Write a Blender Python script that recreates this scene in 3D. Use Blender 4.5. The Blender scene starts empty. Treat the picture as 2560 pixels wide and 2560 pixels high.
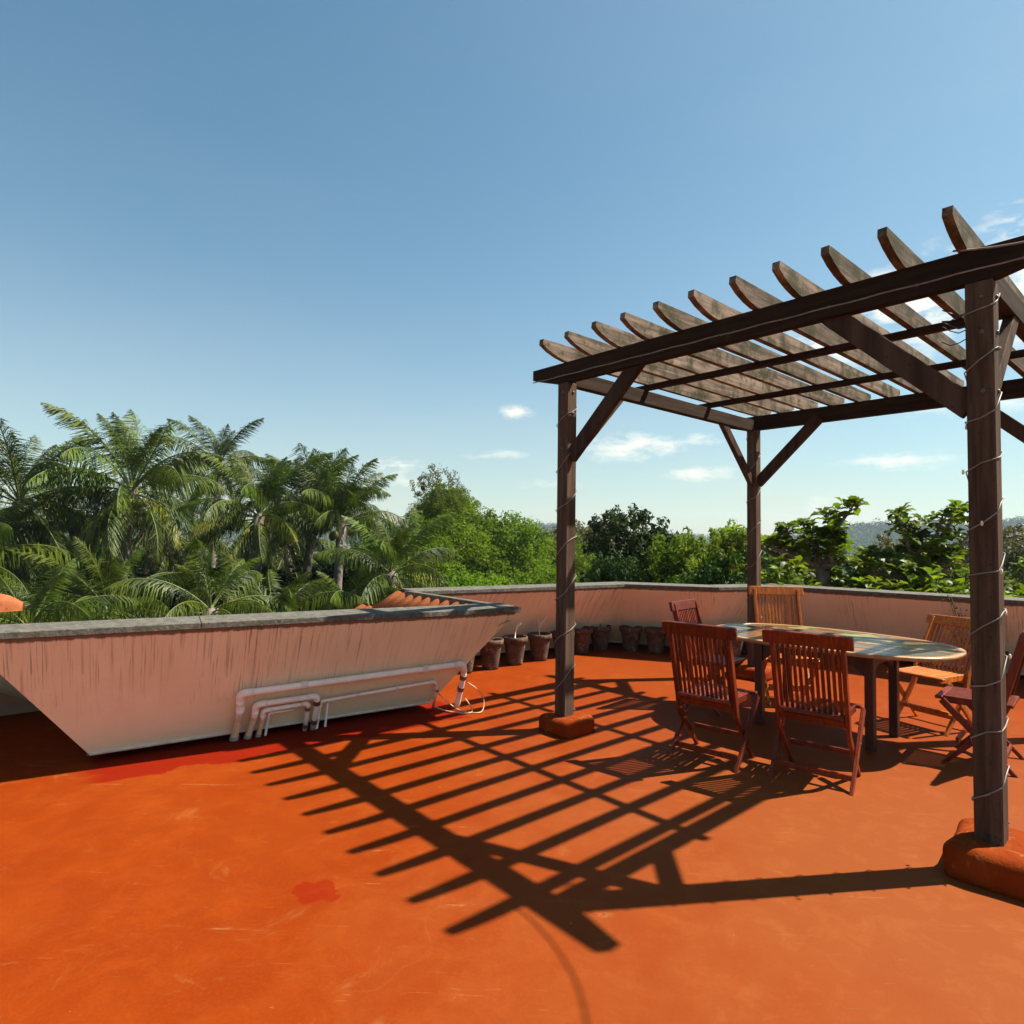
import bpy, bmesh, math, random
import numpy as np
from mathutils import Vector, Matrix

scene = bpy.context.scene
R = math.radians
# ------------------------------------------------------------------ camera
cam_d = bpy.data.cameras.new('camera')
cam_d.sensor_width = 36.0
cam_d.lens = 21.99
cam_d.clip_start = 0.05
cam_d.clip_end = 6000
cam = bpy.data.objects.new('camera', cam_d)
scene.collection.objects.link(cam)
cam.matrix_world = (Matrix.Translation((0, 0, 1.5)) @ Matrix.Rotation(R(90) + 0.0424, 4, 'X')
                    @ Matrix.Rotation(0.0135, 4, 'Z'))
scene.camera = cam

# ------------------------------------------------------------------ sun and sky
SUN = Vector((0.722, 0.1075, 1.0)).normalized()       # direction towards the sun
sl = bpy.data.lights.new('sun', 'SUN')
sl.energy = 5.0
sl.angle = R(0.55)
sl.color = (1.0, 0.93, 0.82)
so = bpy.data.objects.new('sun', sl)
scene.collection.objects.link(so)
so.rotation_euler = SUN.to_track_quat('Z', 'Y').to_euler()

world = bpy.data.worlds.new('World')
scene.world = world
world.use_nodes = True
wn, wl = world.node_tree.nodes, world.node_tree.links
wn.clear()


def wnode(t, **kw):
    n = wn.new(t)
    for k, v in kw.items():
        setattr(n, k, v)
    return n


def wmath(op, a, b=None, c=None):
    n = wnode('ShaderNodeMath', operation=op)
    for i, x in enumerate((a, b, c)):
        if x is None:
            continue
        if isinstance(x, (int, float)):
            n.inputs[i].default_value = x
        else:
            wl.new(x, n.inputs[i])
    return n.outputs[0]


SKY_STRENGTH = 0.05
sky = wnode('ShaderNodeTexSky', sky_type='NISHITA')
sky.sun_disc = False
sky.sun_elevation = math.asin(SUN.z)
sky.sun_rotation = math.atan2(SUN.x, SUN.y)
sky.altitude = 0
sky.air_density = 1.0
sky.dust_density = 0.7
sky.ozone_density = 1.0
tc = wnode('ShaderNodeTexCoord')
sep = wnode('ShaderNodeSeparateXYZ')
wl.new(tc.outputs['Generated'], sep.inputs[0])
el = wmath('MULTIPLY', wmath('ARCSINE', sep.outputs[2]), 180 / math.pi)
az = wmath('MULTIPLY', wmath('ARCTAN2', sep.outputs[0], sep.outputs[1]), 180 / math.pi)
# (azimuth, elevation, half width, half height, weight) of each cloud, in degrees
CLOUDS = [(0.05, 11.4, 1.7, 0.75, 1.0), (-10.9, 6.5, 2.6, 1.1, 1.0), (-13.6, 5.7, 2.2, .7, .75), (-11.5, 5.0, 6.5, 1.3, .5),
          (10.9, 8.4, 5.2, 1.3, 1.0), (12.6, 8.9, 1.8, .9, .8), (16.6, 5.9, 3.0, .75, .95), (16.9, 8.9, 2.0, .7, .7), (31.4, 6.4, 4.2, 1.0, .75),
          (-1.3, 7.6, 3.6, .6, .6), (39.8, 21.4, 2.6, 2.0, 1.2), (33.0, 17.8, 4.2, 3.6, 1.25), (28.0, 16.2, 4.6, 2.2, 1.1),
          (39.6, 16.8, 3.2, 3.2, 1.25), (35.5, 10.5, 6.5, 1.3, .6), (24.0, 10.6, 5.0, 1.0, .55), (3.5, 5.0, 6.0, 1.0, .35), (24.5, 3.2, 7.0, 1.0, .4),
          (48, 13, 6, 2, 1), (60, 19, 8, 3, 1), (-70, 9, 9, 2, 1), (95, 12, 9, 2, 1), (150, 10, 12, 2, 1), (-130, 12, 10, 2, 1)]
noi = wnode('ShaderNodeTexNoise')
noi.inputs['Scale'].default_value = 19.0
noi.inputs['Detail'].default_value = 8.0
noi.inputs['Roughness'].default_value = 0.62
mp = wnode('ShaderNodeMapping')
mp.inputs['Scale'].default_value = (1, 1, 2.6)
wl.new(tc.outputs['Generated'], mp.inputs[0])
wl.new(mp.outputs[0], noi.inputs['Vector'])
acc = None
for a0, e0, wa, we, wt in CLOUDS:
    dx = wmath('DIVIDE', wmath('SUBTRACT', az, a0), wa)
    dy = wmath('DIVIDE', wmath('SUBTRACT', el, e0), we)
    r2 = wmath('ADD', wmath('MULTIPLY', dx, dx), wmath('MULTIPLY', dy, dy))
    m = wmath('MULTIPLY', wmath('EXPONENT', wmath('MULTIPLY', r2, -1.0)), wt)
    acc = m if acc is None else wmath('MAXIMUM', acc, m)
nz = wmath('MULTIPLY', wmath('SUBTRACT', noi.outputs['Fac'], 0.5), 3.0)
cl = wmath('SUBTRACT', wmath('ADD', wmath('MULTIPLY', acc, .8), wmath('MULTIPLY', nz, wmath('ADD', wmath('MULTIPLY', acc, 1.5), 0.08))), 0.26)
cl_n = wnode('ShaderNodeClamp')
wl.new(wmath('MULTIPLY', cl, 1.25), cl_n.inputs[0])
# thin high veil that whitens the sky towards the horizon and towards the sun side
noi2 = wnode('ShaderNodeTexNoise')
noi2.inputs['Scale'].default_value = 2.6
noi2.inputs['Detail'].default_value = 5.0
mp2 = wnode('ShaderNodeMapping')
mp2.inputs['Scale'].default_value = (1, 1, 3.5)
wl.new(tc.outputs['Generated'], mp2.inputs[0])
wl.new(mp2.outputs[0], noi2.inputs['Vector'])
hz = wmath('EXPONENT', wmath('MULTIPLY', wmath('MAXIMUM', el, 0.0), -1.0 / 11.0))
sd = wnode('ShaderNodeVectorMath', operation='DOT_PRODUCT')
wl.new(tc.outputs['Generated'], sd.inputs[0])
sd.inputs[1].default_value = tuple(SUN)
sunny = wmath('POWER', wmath('MAXIMUM', sd.outputs['Value'], 0.0), 3.0)
veil = wmath('ADD', wmath('MULTIPLY', hz, 0.70), wmath('MULTIPLY', sunny, 0.22))
veil = wmath('ADD', veil, 0.02)
veil = wmath('MULTIPLY', veil, wmath('ADD', 0.72, wmath('MULTIPLY', noi2.outputs['Fac'], 0.56)))
tint = wnode('ShaderNodeMix', data_type='RGBA')
tint.blend_type = 'MULTIPLY'
tint.inputs['Factor'].default_value = 1.0
wl.new(sky.outputs[0], tint.inputs[6])
tint.inputs[7].default_value = (0.56, 1.09, 1.12, 1)
mixv = wnode('ShaderNodeMix', data_type='RGBA')
mixv.clamp_factor = True
wl.new(veil, mixv.inputs['Factor'])
wl.new(tint.outputs[2], mixv.inputs[6])
mixv.inputs[7].default_value = (7.3, 6.1, 4.9, 1)
mixc = wnode('ShaderNodeMix', data_type='RGBA')
wl.new(wmath('MULTIPLY', cl_n.outputs[0], 0.72), mixc.inputs['Factor'])
wl.new(mixv.outputs[2], mixc.inputs[6])
mixc.inputs[7].default_value = (9.6, 9.2, 7.9, 1)
bg = wnode('ShaderNodeBackground')
bg.inputs['Strength'].default_value = SKY_STRENGTH
wl.new(mixc.outputs[2], bg.inputs['Color'])
wo = wnode('ShaderNodeOutputWorld')
wl.new(bg.outputs[0], wo.inputs['Surface'])

scene.view_settings.view_transform = 'Standard'
scene.view_settings.look = 'None'
scene.view_settings.exposure = 1.36
scene.view_settings.gamma = 1.0
scene.view_settings.use_curve_mapping = False
scene.render.engine = 'CYCLES'
scene.cycles.max_bounces = 8
scene.cycles.volume_bounces = 0
scene.cycles.transparent_max_bounces = 8
scene.render.resolution_x = scene.render.resolution_y = 1024

# ------------------------------------------------------------------ helpers
COL = scene.collection


def tag(o, label=None, cat=None, group=None, kind=None):
    if label: o['label'] = label
    if cat: o['category'] = cat
    if group: o['group'] = group
    if kind: o['kind'] = kind
    return o


def thing(name, label, cat, loc=(0, 0, 0), rz=0.0, group=None):
    o = bpy.data.objects.new(name, None)
    o.empty_display_size = 0.2
    COL.objects.link(o)
    o.location = loc
    o.rotation_euler = (0, 0, rz)
    return tag(o, label, cat, group)


def link(name, me, parent=None, loc=None, rot=None, scale=None):
    o = bpy.data.objects.new(name, me)
    COL.objects.link(o)
    if parent: o.parent = parent
    if loc is not None: o.location = loc
    if rot is not None: o.rotation_euler = rot
    if scale is not None: o.scale = (scale,) * 3 if isinstance(scale, (int, float)) else scale
    return o


def np_mesh(name, verts, faces, mat, smooth=False):
    """verts (N,3) array, faces (M,k) array of equal sized polygons"""
    me = bpy.data.meshes.new(name)
    verts = np.asarray(verts, dtype=np.float32)
    faces = np.asarray(faces, dtype=np.int32)
    m, k = faces.shape
    me.vertices.add(len(verts))
    me.vertices.foreach_set('co', verts.ravel())
    me.loops.add(m * k)
    me.loops.foreach_set('vertex_index', faces.ravel())
    me.polygons.add(m)
    me.polygons.foreach_set('loop_start', np.arange(0, m * k, k, dtype=np.int32))
    me.polygons.foreach_set('loop_total', np.full(m, k, dtype=np.int32))
    if smooth: me.polygons.foreach_set('use_smooth', np.ones(m, dtype=bool))
    me.update(calc_edges=True)
    for x in (mat if isinstance(mat, (list, tuple)) else [mat]):
        me.materials.append(x)
    return me


def bm_mesh(name, bm, mat, smooth=False):
    me = bpy.data.meshes.new(name)
    bm.normal_update()
    bm.to_mesh(me)
    bm.free()
    if smooth:
        for p in me.polygons: p.use_smooth = True
    me.materials.append(mat)
    return me


def add_box(bm, c, s, rot=None, bevel=0.0):
    g = bmesh.ops.create_cube(bm, size=1.0)
    vs = g['verts']
    M = Matrix.Translation(c) @ (rot.to_4x4() if rot is not None else Matrix.Identity(4)) @ Matrix.Diagonal((*s, 1))
    bmesh.ops.transform(bm, matrix=M, verts=vs)
    if bevel > 0:
        es = list({e for v in vs for e in v.link_edges})
        bmesh.ops.bevel(bm, geom=es, offset=bevel, segments=1, affect='EDGES')


def add_bar(bm, a, b, w, h, up=(0, 0, 1), bevel=0.0):
    """square bar from a to b, w across, h in the 'up' direction"""
    a, b = Vector(a), Vector(b)
    d = b - a
    z = d.normalized()
    y = Vector(up) - z * z.dot(Vector(up))
    y.normalize()
    x = y.cross(z)
    rot = Matrix((x, y, z)).transposed()
    add_box(bm, (a + b) / 2, (w, h, d.length), rot, bevel)


def box_me(name, c, s, mat, bevel=0.0):
    bm = bmesh.new()
    add_box(bm, c, s, None, bevel)
    return bm_mesh(name, bm, mat)


def bar_me(name, a, b, w, h, mat, up=(0, 0, 1), bevel=0.0):
    bm = bmesh.new()
    add_bar(bm, a, b, w, h, up, bevel)
    return bm_mesh(name, bm, mat)


def tube_arrays(pts, r, sides=8, closed_caps=True):
    P = [Vector(p) for p in pts]
    n = len(P)
    rs = r if isinstance(r, (list, tuple)) else [r] * n
    vs, fs = [], []
    prev = None
    for i, p in enumerate(P):
        t = (P[min(i + 1, n - 1)] - P[max(i - 1, 0)]).normalized()
        if prev is None:
            ref = Vector((0, 0, 1)) if abs(t.z) < 0.9 else Vector((1, 0, 0))
            x = (ref - t * t.dot(ref)).normalized()
        else:
            x = (prev - t * t.dot(prev)).normalized()
        prev = x
        y = t.cross(x)
        for k in range(sides):
            a = 2 * math.pi * k / sides
            vs.append(p + (x * math.cos(a) + y * math.sin(a)) * rs[i])
    for i in range(n - 1):
        for k in range(sides):
            k2 = (k + 1) % sides
            fs.append((i * sides + k, i * sides + k2, (i + 1) * sides + k2, (i + 1) * sides + k))
    if closed_caps:
        for base in (0, (n - 1) * sides):
            c = sum((vs[base + k] for k in range(sides)), Vector()) / sides
            vs.append(c)
            ci = len(vs) - 1
            for k in range(0, sides, 2):
                fs.append((base + k, base + (k + 1) % sides, base + (k + 2) % sides, ci))
    return vs, fs


def tube_me(name, pts, r, mat, sides=8):
    vs, fs = tube_arrays(pts, r, sides)
    return np_mesh(name, [tuple(v) for v in vs], fs, mat, True)


def round_path(pts, rad, seg=4):
    """fillet a polyline"""
    P = [Vector(p) for p in pts]
    out = [P[0]]
    for i in range(1, len(P) - 1):
        a, b, c = P[i - 1], P[i], P[i + 1]
        d1 = min(rad, (a - b).length * .45)
        d2 = min(rad, (c - b).length * .45)
        p, q = b + (a - b).normalized() * d1, b + (c - b).normalized() * d2
        for k in range(seg + 1):
            t = k / seg
            out.append(p * (1 - t) ** 2 + b * 2 * t * (1 - t) + q * t * t)
    out.append(P[-1])
    return out


def lathe_me(name, prof, mat, sides=20, jitter=0.0, seed=0):
    rnd = random.Random(seed)
    vs, fs = [], []
    for (r, z) in prof:
        for k in range(sides):
            a = 2 * math.pi * k / sides
            rr = r * (1 + rnd.uniform(-jitter, jitter))
            vs.append((rr * math.cos(a), rr * math.sin(a), z))
    for i in range(len(prof) - 1):
        for k in range(sides):
            k2 = (k + 1) % sides
            fs.append((i * sides + k, i * sides + k2, (i + 1) * sides + k2, (i + 1) * sides + k))
    return np_mesh(name, vs, fs, mat, True)


# ------------------------------------------------------------------ materials
def new_mat(name):
    m = bpy.data.materials.new(name)
    m.use_nodes = True
    nt = m.node_tree
    nt.nodes.clear()
    out = nt.nodes.new('ShaderNodeOutputMaterial')
    b = nt.nodes.new('ShaderNodeBsdfPrincipled')
    nt.links.new(b.outputs[0], out.inputs['Surface'])
    return m, nt, b, out


class NT:
    """small node-tree writer"""
    def __init__(s, nt): s.nt, s.n, s.l = nt, nt.nodes, nt.links

    def node(s, t, **kw):
        n = s.n.new(t)
        for k, v in kw.items(): setattr(n, k, v)
        return n

    def setin(s, n, i, x):
        if x is None: return
        if isinstance(x, bpy.types.NodeSocket): s.l.new(x, n.inputs[i])
        else: n.inputs[i].default_value = x

    def math(s, op, a, b=None, c=None, clamp=False):
        n = s.node('ShaderNodeMath', operation=op)
        n.use_clamp = clamp
        for i, x in enumerate((a, b, c)): s.setin(n, i, x)
        return n.outputs[0]

    def mix(s, f, a, b, blend='MIX'):
        n = s.node('ShaderNodeMix', data_type='RGBA')
        n.blend_type = blend
        n.clamp_factor = True
        s.setin(n, 0, f)
        for i, x in ((6, a), (7, b)):
            if isinstance(x, tuple) and len(x) == 3: x = (*x, 1)
            s.setin(n, i, x)
        return n.outputs[2]

    def coord(s, kind='Object', scale=(1, 1, 1), loc=(0, 0, 0)):
        t = s.node('ShaderNodeTexCoord')
        m = s.node('ShaderNodeMapping')
        m.inputs['Scale'].default_value = scale
        m.inputs['Location'].default_value = loc
        s.l.new(t.outputs[kind], m.inputs[0])
        return m.outputs[0]

    def noise(s, vec, scale, detail=4, rough=.55, dist=0.0):
        n = s.node('ShaderNodeTexNoise')
        n.inputs['Scale'].default_value = scale
        n.inputs['Detail'].default_value = detail
        n.inputs['Roughness'].default_value = rough
        n.inputs['Distortion'].default_value = dist
        s.l.new(vec, n.inputs['Vector'])
        return n.outputs['Fac']

    def ramp(s, f, lo, hi):
        n = s.node('ShaderNodeMapRange')
        n.interpolation_type = 'SMOOTHSTEP'
        s.setin(n, 0, f)
        n.inputs[1].default_value = lo
        n.inputs[2].default_value = hi
        return n.outputs[0]

    def bump(s, h, strength, dist, bsdf):
        n = s.node('ShaderNodeBump')
        n.inputs['Strength'].default_value = strength
        n.inputs['Distance'].default_value = dist
        s.l.new(h, n.inputs['Height'])
        s.l.new(n.outputs[0], bsdf.inputs['Normal'])


def mat_wood(name, base, dark, moss=None, axis=0, rough=.8, grain=1.0, mossamt=.5, spec=.05):
    m, nt, b, out = new_mat(name)
    N = NT(nt)
    sc = [14, 14, 14]
    sc[axis] = 0.9
    v = N.coord('Object', tuple(sc))
    info = N.node('ShaderNodeObjectInfo')
    add = N.node('ShaderNodeVectorMath', operation='ADD')
    mul = N.node('ShaderNodeVectorMath', operation='SCALE')
    comb = N.node('ShaderNodeCombineXYZ')
    for i in range(3): N.l.new(info.outputs['Random'], comb.inputs[i])
    N.l.new(comb.outputs[0], mul.inputs[0])
    mul.inputs['Scale'].default_value = 37.0
    N.l.new(v, add.inputs[0])
    N.l.new(mul.outputs[0], add.inputs[1])
    g = N.noise(add.outputs[0], 2.2 * grain, 6, .65, .4)
    c = N.mix(N.ramp(g, .32, .7), dark, base)
    rv = N.math('MULTIPLY_ADD', info.outputs['Random'], .6, .7)
    hsv = N.node('ShaderNodeHueSaturation')
    N.l.new(c, hsv.inputs['Color'])
    N.l.new(rv, hsv.inputs['Value'])
    c = hsv.outputs[0]
    if moss is not None:
        v2 = N.coord('Object', (1, 1, 1))
        add2 = N.node('ShaderNodeVectorMath', operation='ADD')
        N.l.new(v2, add2.inputs[0])
        N.l.new(mul.outputs[0], add2.inputs[1])
        n2 = N.noise(add2.outputs[0], 5.5, 7, .72)
        c = N.mix(N.math('MULTIPLY', N.ramp(n2, .62 - .2 * mossamt, .72 - .1 * mossamt), .85), c, moss)
        n3 = N.noise(add2.outputs[0], 60, 3, .7)
        c = N.mix(N.math('MULTIPLY', N.ramp(n3, .62, .7), .75), c, (.02, .015, .01))
    N.l.new(c, b.inputs['Base Color'])
    b.inputs['Roughness'].default_value = rough
    b.inputs['Specular IOR Level'].default_value = spec
    N.bump(g, .35, .01, b)
    return m


PW, PD = (.36, .25, .18), (.20, .13, .09)
MOSS = (.038, .038, .015)
M_post = mat_wood('weathered_wood_post', (.105, .066, .045), (.05, .031, .021), (.05, .045, .03), 2, mossamt=.15)
M_beam_u = mat_wood('weathered_wood_beam', (.045, .027, .019), (.022, .013, .009), (.035, .032, .016), 0, mossamt=.2)
M_beam_v = mat_wood('weathered_wood_side_beam', (.055, .036, .025), (.028, .018, .012), MOSS, 1, mossamt=.2)
M_raft = mat_wood('mossy_weathered_rafter_wood', (.235, .17, .125), (.085, .065, .047), MOSS, 1, mossamt=.95)
M_brace = mat_wood('weathered_wood_brace', (.075, .046, .032), (.035, .022, .015), (.04, .035, .022), 2, mossamt=.15, grain=.4)
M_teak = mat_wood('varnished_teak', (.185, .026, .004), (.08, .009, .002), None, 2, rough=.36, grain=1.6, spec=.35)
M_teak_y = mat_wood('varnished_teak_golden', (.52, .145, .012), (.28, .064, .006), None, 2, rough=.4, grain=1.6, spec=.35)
M_tleg = mat_wood('dark_teak_table_frame', (.06, .015, .007), (.03, .008, .004), None, 2, rough=.4, spec=.5)


def mat_floor():
    m, nt, b, out = new_mat('orange_painted_cement')
    N = NT(nt)
    v = N.coord('Object')
    n1 = N.noise(v, .8, 6, .6, .6)
    n2 = N.noise(v, 3.2, 6, .65, .8)
    n3 = N.noise(v, 11, 5, .7, 1.2)
    grn = N.noise(v, 85, 4, .7)
    c = N.mix(N.ramp(n1, .30, .68), (0.180, 0.0230, 0.0010), (0.195, 0.0310, 0.0024))
    c = N.mix(N.math('MULTIPLY', N.ramp(n2, .40, .75), .50), c, (0.215, 0.0340, 0.0028))
    c = N.mix(N.math('MULTIPLY', N.ramp(n2, .62, .38), .35), c, (0.150, 0.0150, 0.0012))
    c = N.mix(N.math('MULTIPLY', N.ramp(grn, .42, .68), .22), c, (0.25, 0.055, 0.010))
    c = N.mix(N.math('MULTIPLY', N.ramp(N.noise(v, 6.5, 7, .75, 1.6), .50, .70), .30), c, (0.235, 0.048, 0.008))
    # worn dusty areas further right
    sp = N.node('ShaderNodeSeparateXYZ')
    N.l.new(v, sp.inputs[0])
    X, Y = sp.outputs[0], sp.outputs[1]
    dusty = N.math('MULTIPLY', N.ramp(N.math('ADD', N.math('ADD', X, N.math('MULTIPLY', n1, 2.6)), N.math('MULTIPLY', n2, 1.2)), .9, 3.6), .85)
    dusty = N.math('MULTIPLY', dusty, N.math('MULTIPLY_ADD', N.ramp(Y, 6.0, 3.2), .75, .25))
    c = N.mix(dusty, c, (0.200, 0.0560, 0.0150))
    # pale scuffs: thin scratches and blotches
    mus = N.noise(v, 1.7, 9, .78, 2.2)
    sc = N.math('MULTIPLY', N.ramp(mus, .56, .70), .60)
    c = N.mix(sc, c, (0.240, 0.0760, 0.0200))
    vs = N.coord('Object', (1.1, 9, 1), (3, 1, 0))
    s2 = N.noise(vs, 2.0, 7, .75, 1.5)
    c = N.mix(N.math('MULTIPLY', N.ramp(s2, .62, .72), .55), c, (0.2640, 0.1332, 0.0576))
    for ang_, sx_, th_ in ((.6, 16, .66), (-.9, 22, .68), (1.9, 12, .67)):
        t_ = N.node('ShaderNodeTexCoord')
        m_ = N.node('ShaderNodeMapping')
        m_.inputs['Rotation'].default_value = (0, 0, ang_)
        m_.inputs['Scale'].default_value = (1.0, sx_, 1)
        N.l.new(t_.outputs['Object'], m_.inputs[0])
        q_ = N.noise(m_.outputs[0], 1.5, 4, .6, 1.0)
        c = N.mix(N.math('MULTIPLY', N.math('MULTIPLY', N.ramp(q_, th_, th_ + .05), N.ramp(mus, .46, .56)), .5), c, (0.29, 0.125, 0.045))
    c = N.mix(N.math('MULTIPLY', N.ramp(N.noise(v, 5.0, 8, .8, .5), .60, .50), .18), c, (0.12, 0.016, 0.002))
    spk = N.noise(v, 26, 3, .6)
    c = N.mix(N.math('MULTIPLY', N.ramp(spk, .70, .76), N.math('MULTIPLY', N.ramp(n2, .5, .62), .8)), c, (0.3120, 0.1850, 0.0936))
    # fine trowel cracks
    vo = N.node('ShaderNodeTexVoronoi', feature='DISTANCE_TO_EDGE')
    vo.inputs['Scale'].default_value = .62
    dv = N.node('ShaderNodeVectorMath', operation='ADD')
    nn = N.node('ShaderNodeTexNoise')
    nn.inputs['Scale'].default_value = 1.4
    N.l.new(v, nn.inputs['Vector'])
    N.l.new(v, dv.inputs[0])
    N.l.new(nn.outputs['Color'], dv.inputs[1])
    N.l.new(dv.outputs[0], vo.inputs['Vector'])
    cr = N.math('MULTIPLY', N.ramp(vo.outputs['Distance'], .006, .0), N.ramp(n1, .47, .58))
    c = N.mix(N.math('MULTIPLY', cr, .07), c, (0.2640, 0.1221, 0.0540))
    # fresher red paint: a band along the near parapet and an irregular patch
    nb = N.math('MULTIPLY', N.math('SUBTRACT', N.noise(v, 2.6, 5, .6, .5), .5), .42)
    d1 = N.math('ADD', N.math('MULTIPLY', X, .5576), N.math('MULTIPLY', Y, -.8301))      # across the band
    near = N.ramp(N.math('ADD', d1, nb), -4.545, -4.565)
    al = N.math('ADD', N.math('MULTIPLY', X, .8301), N.math('MULTIPLY', Y, .5576))
    lim = N.math('MULTIPLY', N.ramp(N.math('ADD', al, nb), 2.75, 2.65), N.ramp(N.math('ADD', al, nb), -.05, .1))
    c = N.mix(N.math('MULTIPLY', N.math('MULTIPLY', near, lim), .9), c, (0.150, 0.0065, 0.0015))
    nb2 = N.math('MULTIPLY', N.math('SUBTRACT', N.noise(v, 7.5, 3, .5, .4), .5), .34)

    def spot(x0, y0, r, amt):
        dx, dy = N.math('SUBTRACT', X, x0), N.math('SUBTRACT', Y, y0)
        dd = N.math('SQRT', N.math('ADD', N.math('MULTIPLY', dx, dx), N.math('MULTIPLY', dy, dy)))
        return N.math('MULTIPLY', N.ramp(N.math('ADD', dd, nb2), r, r - .006), amt)
    c = N.mix(spot(-.80, 2.69, .092, N.math('MULTIPLY_ADD', n3, .7, .35)), c, (0.160, 0.0085, 0.0015))
    c = N.mix(spot(-.03, 1.93, .03, .8), c, (0.1680, 0.0148, 0.0029))
    N.l.new(c, b.inputs['Base Color'])
    rr = N.math('MULTIPLY_ADD', n2, .3, .42)
    N.l.new(rr, b.inputs['Roughness'])
    b.inputs['Specular IOR Level'].default_value = .03
    hh = N.math('ADD', N.math('MULTIPLY', n2, .5), N.math('MULTIPLY', n3, .25))
    N.bump(hh, .25, .012, b)
    return m


M_floor = mat_floor()


def mat_plaster():
    m, nt, b, out = new_mat('pink_plaster_with_runs')
    N = NT(nt)
    uv = N.node('ShaderNodeUVMap')
    sp = N.node('ShaderNodeSeparateXYZ')
    N.l.new(uv.outputs[0], sp.inputs[0])
    U, T = sp.outputs[0], sp.outputs[1]        # metres along the wall, 0 at the foot to 1 at the top
    vo = N.coord('Object')
    n1 = N.noise(vo, 2.0, 5, .6)
    c = N.mix(N.ramp(n1, .35, .7), (.76, .63, .43), (.82, .70, .49))
    # colour shifts to beige towards the foot
    low = N.ramp(N.math('ADD', T, N.math('MULTIPLY', N.math('SUBTRACT', n1, .5), .5)), .55, .02)
    c = N.mix(N.math('MULTIPLY', low, .55), c, (.76, .72, .46))
    def streak(su, st, lo, hi, seed):
        mp = N.node('ShaderNodeCombineXYZ')
        N.l.new(N.math('MULTIPLY', U, su), mp.inputs[0])
        N.l.new(N.math('MULTIPLY', T, st), mp.inputs[1])
        mp.inputs[2].default_value = seed
        return N.ramp(N.noise(mp.outputs[0], 1.0, 3, .6), lo, hi)
    top = N.ramp(N.math('ADD', T, N.math('MULTIPLY', N.math('SUBTRACT', n1, .5), .8)), .05, .8)
    broad = N.noise(N.coord('Object', (1, 1, .3), (5, 2, 1)), 1.3, 3)
    lenm = N.noise(N.coord('Object', (1, 1, .02), (2, 9, 1)), 9.0, 3, .7)
    top = N.math('MULTIPLY', top, N.ramp(N.math('SUBTRACT', T, N.math('MULTIPLY_ADD', lenm, 2.2, -.75)), -.06, .10))
    s1 = N.math('MULTIPLY', streak(38, 1.1, .53, .66, 3.0), N.ramp(broad, .36, .60))
    s2 = N.math('MULTIPLY', streak(95, 1.7, .56, .66, 9.0), N.ramp(broad, .40, .62))
    c = N.mix(N.math('MULTIPLY', N.math('MULTIPLY', s1, top), .45), c, (.26, .15, .10))
    c = N.mix(N.math('MULTIPLY', N.math('MULTIPLY', s2, top), .62), c, (.13, .07, .05))
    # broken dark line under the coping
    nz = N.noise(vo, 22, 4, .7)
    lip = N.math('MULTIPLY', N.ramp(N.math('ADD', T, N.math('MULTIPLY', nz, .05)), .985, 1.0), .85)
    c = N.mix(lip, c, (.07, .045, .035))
    b.inputs['Roughness'].default_value = .8
    b.inputs['Specular IOR Level'].default_value = .2
    N.l.new(c, b.inputs['Base Color'])
    N.bump(N.noise(vo, 9, 6, .6), .35, .02, b)
    return m


M_plaster = mat_plaster()


def mat_noise(name, cols, scale=6, rough=.8, bump=.3, bscale=30, spec=.3, detail=6, coord='Object'):
    m, nt, b, out = new_mat(name)
    N = NT(nt)
    v = N.coord(coord)
    c = N.mix(N.ramp(N.noise(v, scale, detail, .65, .3), .36, .64), cols[0], cols[1])
    if len(cols) > 2:
        c = N.mix(N.ramp(N.noise(N.coord(coord, (1, 1, 1), (7, 3, 5)), scale * 2.3, detail, .7, .6), .56, .68), c, cols[2])
    N.l.new(c, b.inputs['Base Color'])
    b.inputs['Roughness'].default_value = rough
    b.inputs['Specular IOR Level'].default_value = spec
    if bump: N.bump(N.noise(v, bscale, 5, .6), bump, .01, b)
    return m


M_coping = mat_noise('mossy_grey_coping', ((.06, .056, .043), (.11, .10, .08), (.25, .18, .12)), 19, .85, .5, 40)
M_strip = mat_noise('pale_plaster_edge', ((.70, .62, .50), (.58, .48, .38)), 12, .8, .2)
M_tile = mat_noise('clay_roof_tile', ((.32, .090, .020), (.22, .055, .014), (.08, .03, .015)), 9, .8, .3)
M_wallout = mat_noise('outer_wall_render', ((.45, .36, .28), (.36, .29, .22)), 1, .85, .2)
M_pedestal = mat_noise('red_oxide_cement', ((.21, .034, .006), (.18, .025, .004), (.26, .07, .022)), 9, .6, .5, 18)
M_foot = mat_noise('orange_cement_footing', ((.19, .034, .005), (.17, .024, .003), (.26, .085, .03)), 7, .85, .9, 24, spec=.03)
M_pipe = mat_noise('white_plastic_pipe', ((.86, .80, .70), (.78, .69, .58)), 5, .5, .1)
M_pipe_d = mat_noise('dirty_orange_stained_pipe', ((.62, .42, .28), (.5, .24, .10)), 8, .6, .1)
M_clamp = mat_noise('pipe_joint_grey', ((.30, .25, .21), (.22, .18, .15)), 8, .6, .1)
M_cable = mat_noise('pale_cable', ((.25, .22, .19), (.18, .155, .13)), 20, .5, 0)
M_wire_d = mat_noise('dark_wire', ((.03, .035, .035), (.05, .05, .05)), 20, .5, 0)
M_bulb = mat_noise('frosted_bulb', ((.80, .74, .62), (.7, .62, .5)), 20, .3, 0)
M_pot = mat_noise('weathered_clay_pot', ((.11, .062, .036), (.06, .032, .02), (.30, .24, .18)), 11, .85, .5, 35)
M_soil = mat_noise('dry_soil', ((.06, .04, .03), (.03, .022, .017)), 30, .95, .5)
M_metal = mat_noise('bolt_metal', ((.07, .06, .055), (.12, .10, .09)), 30, .4, 0)
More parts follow.
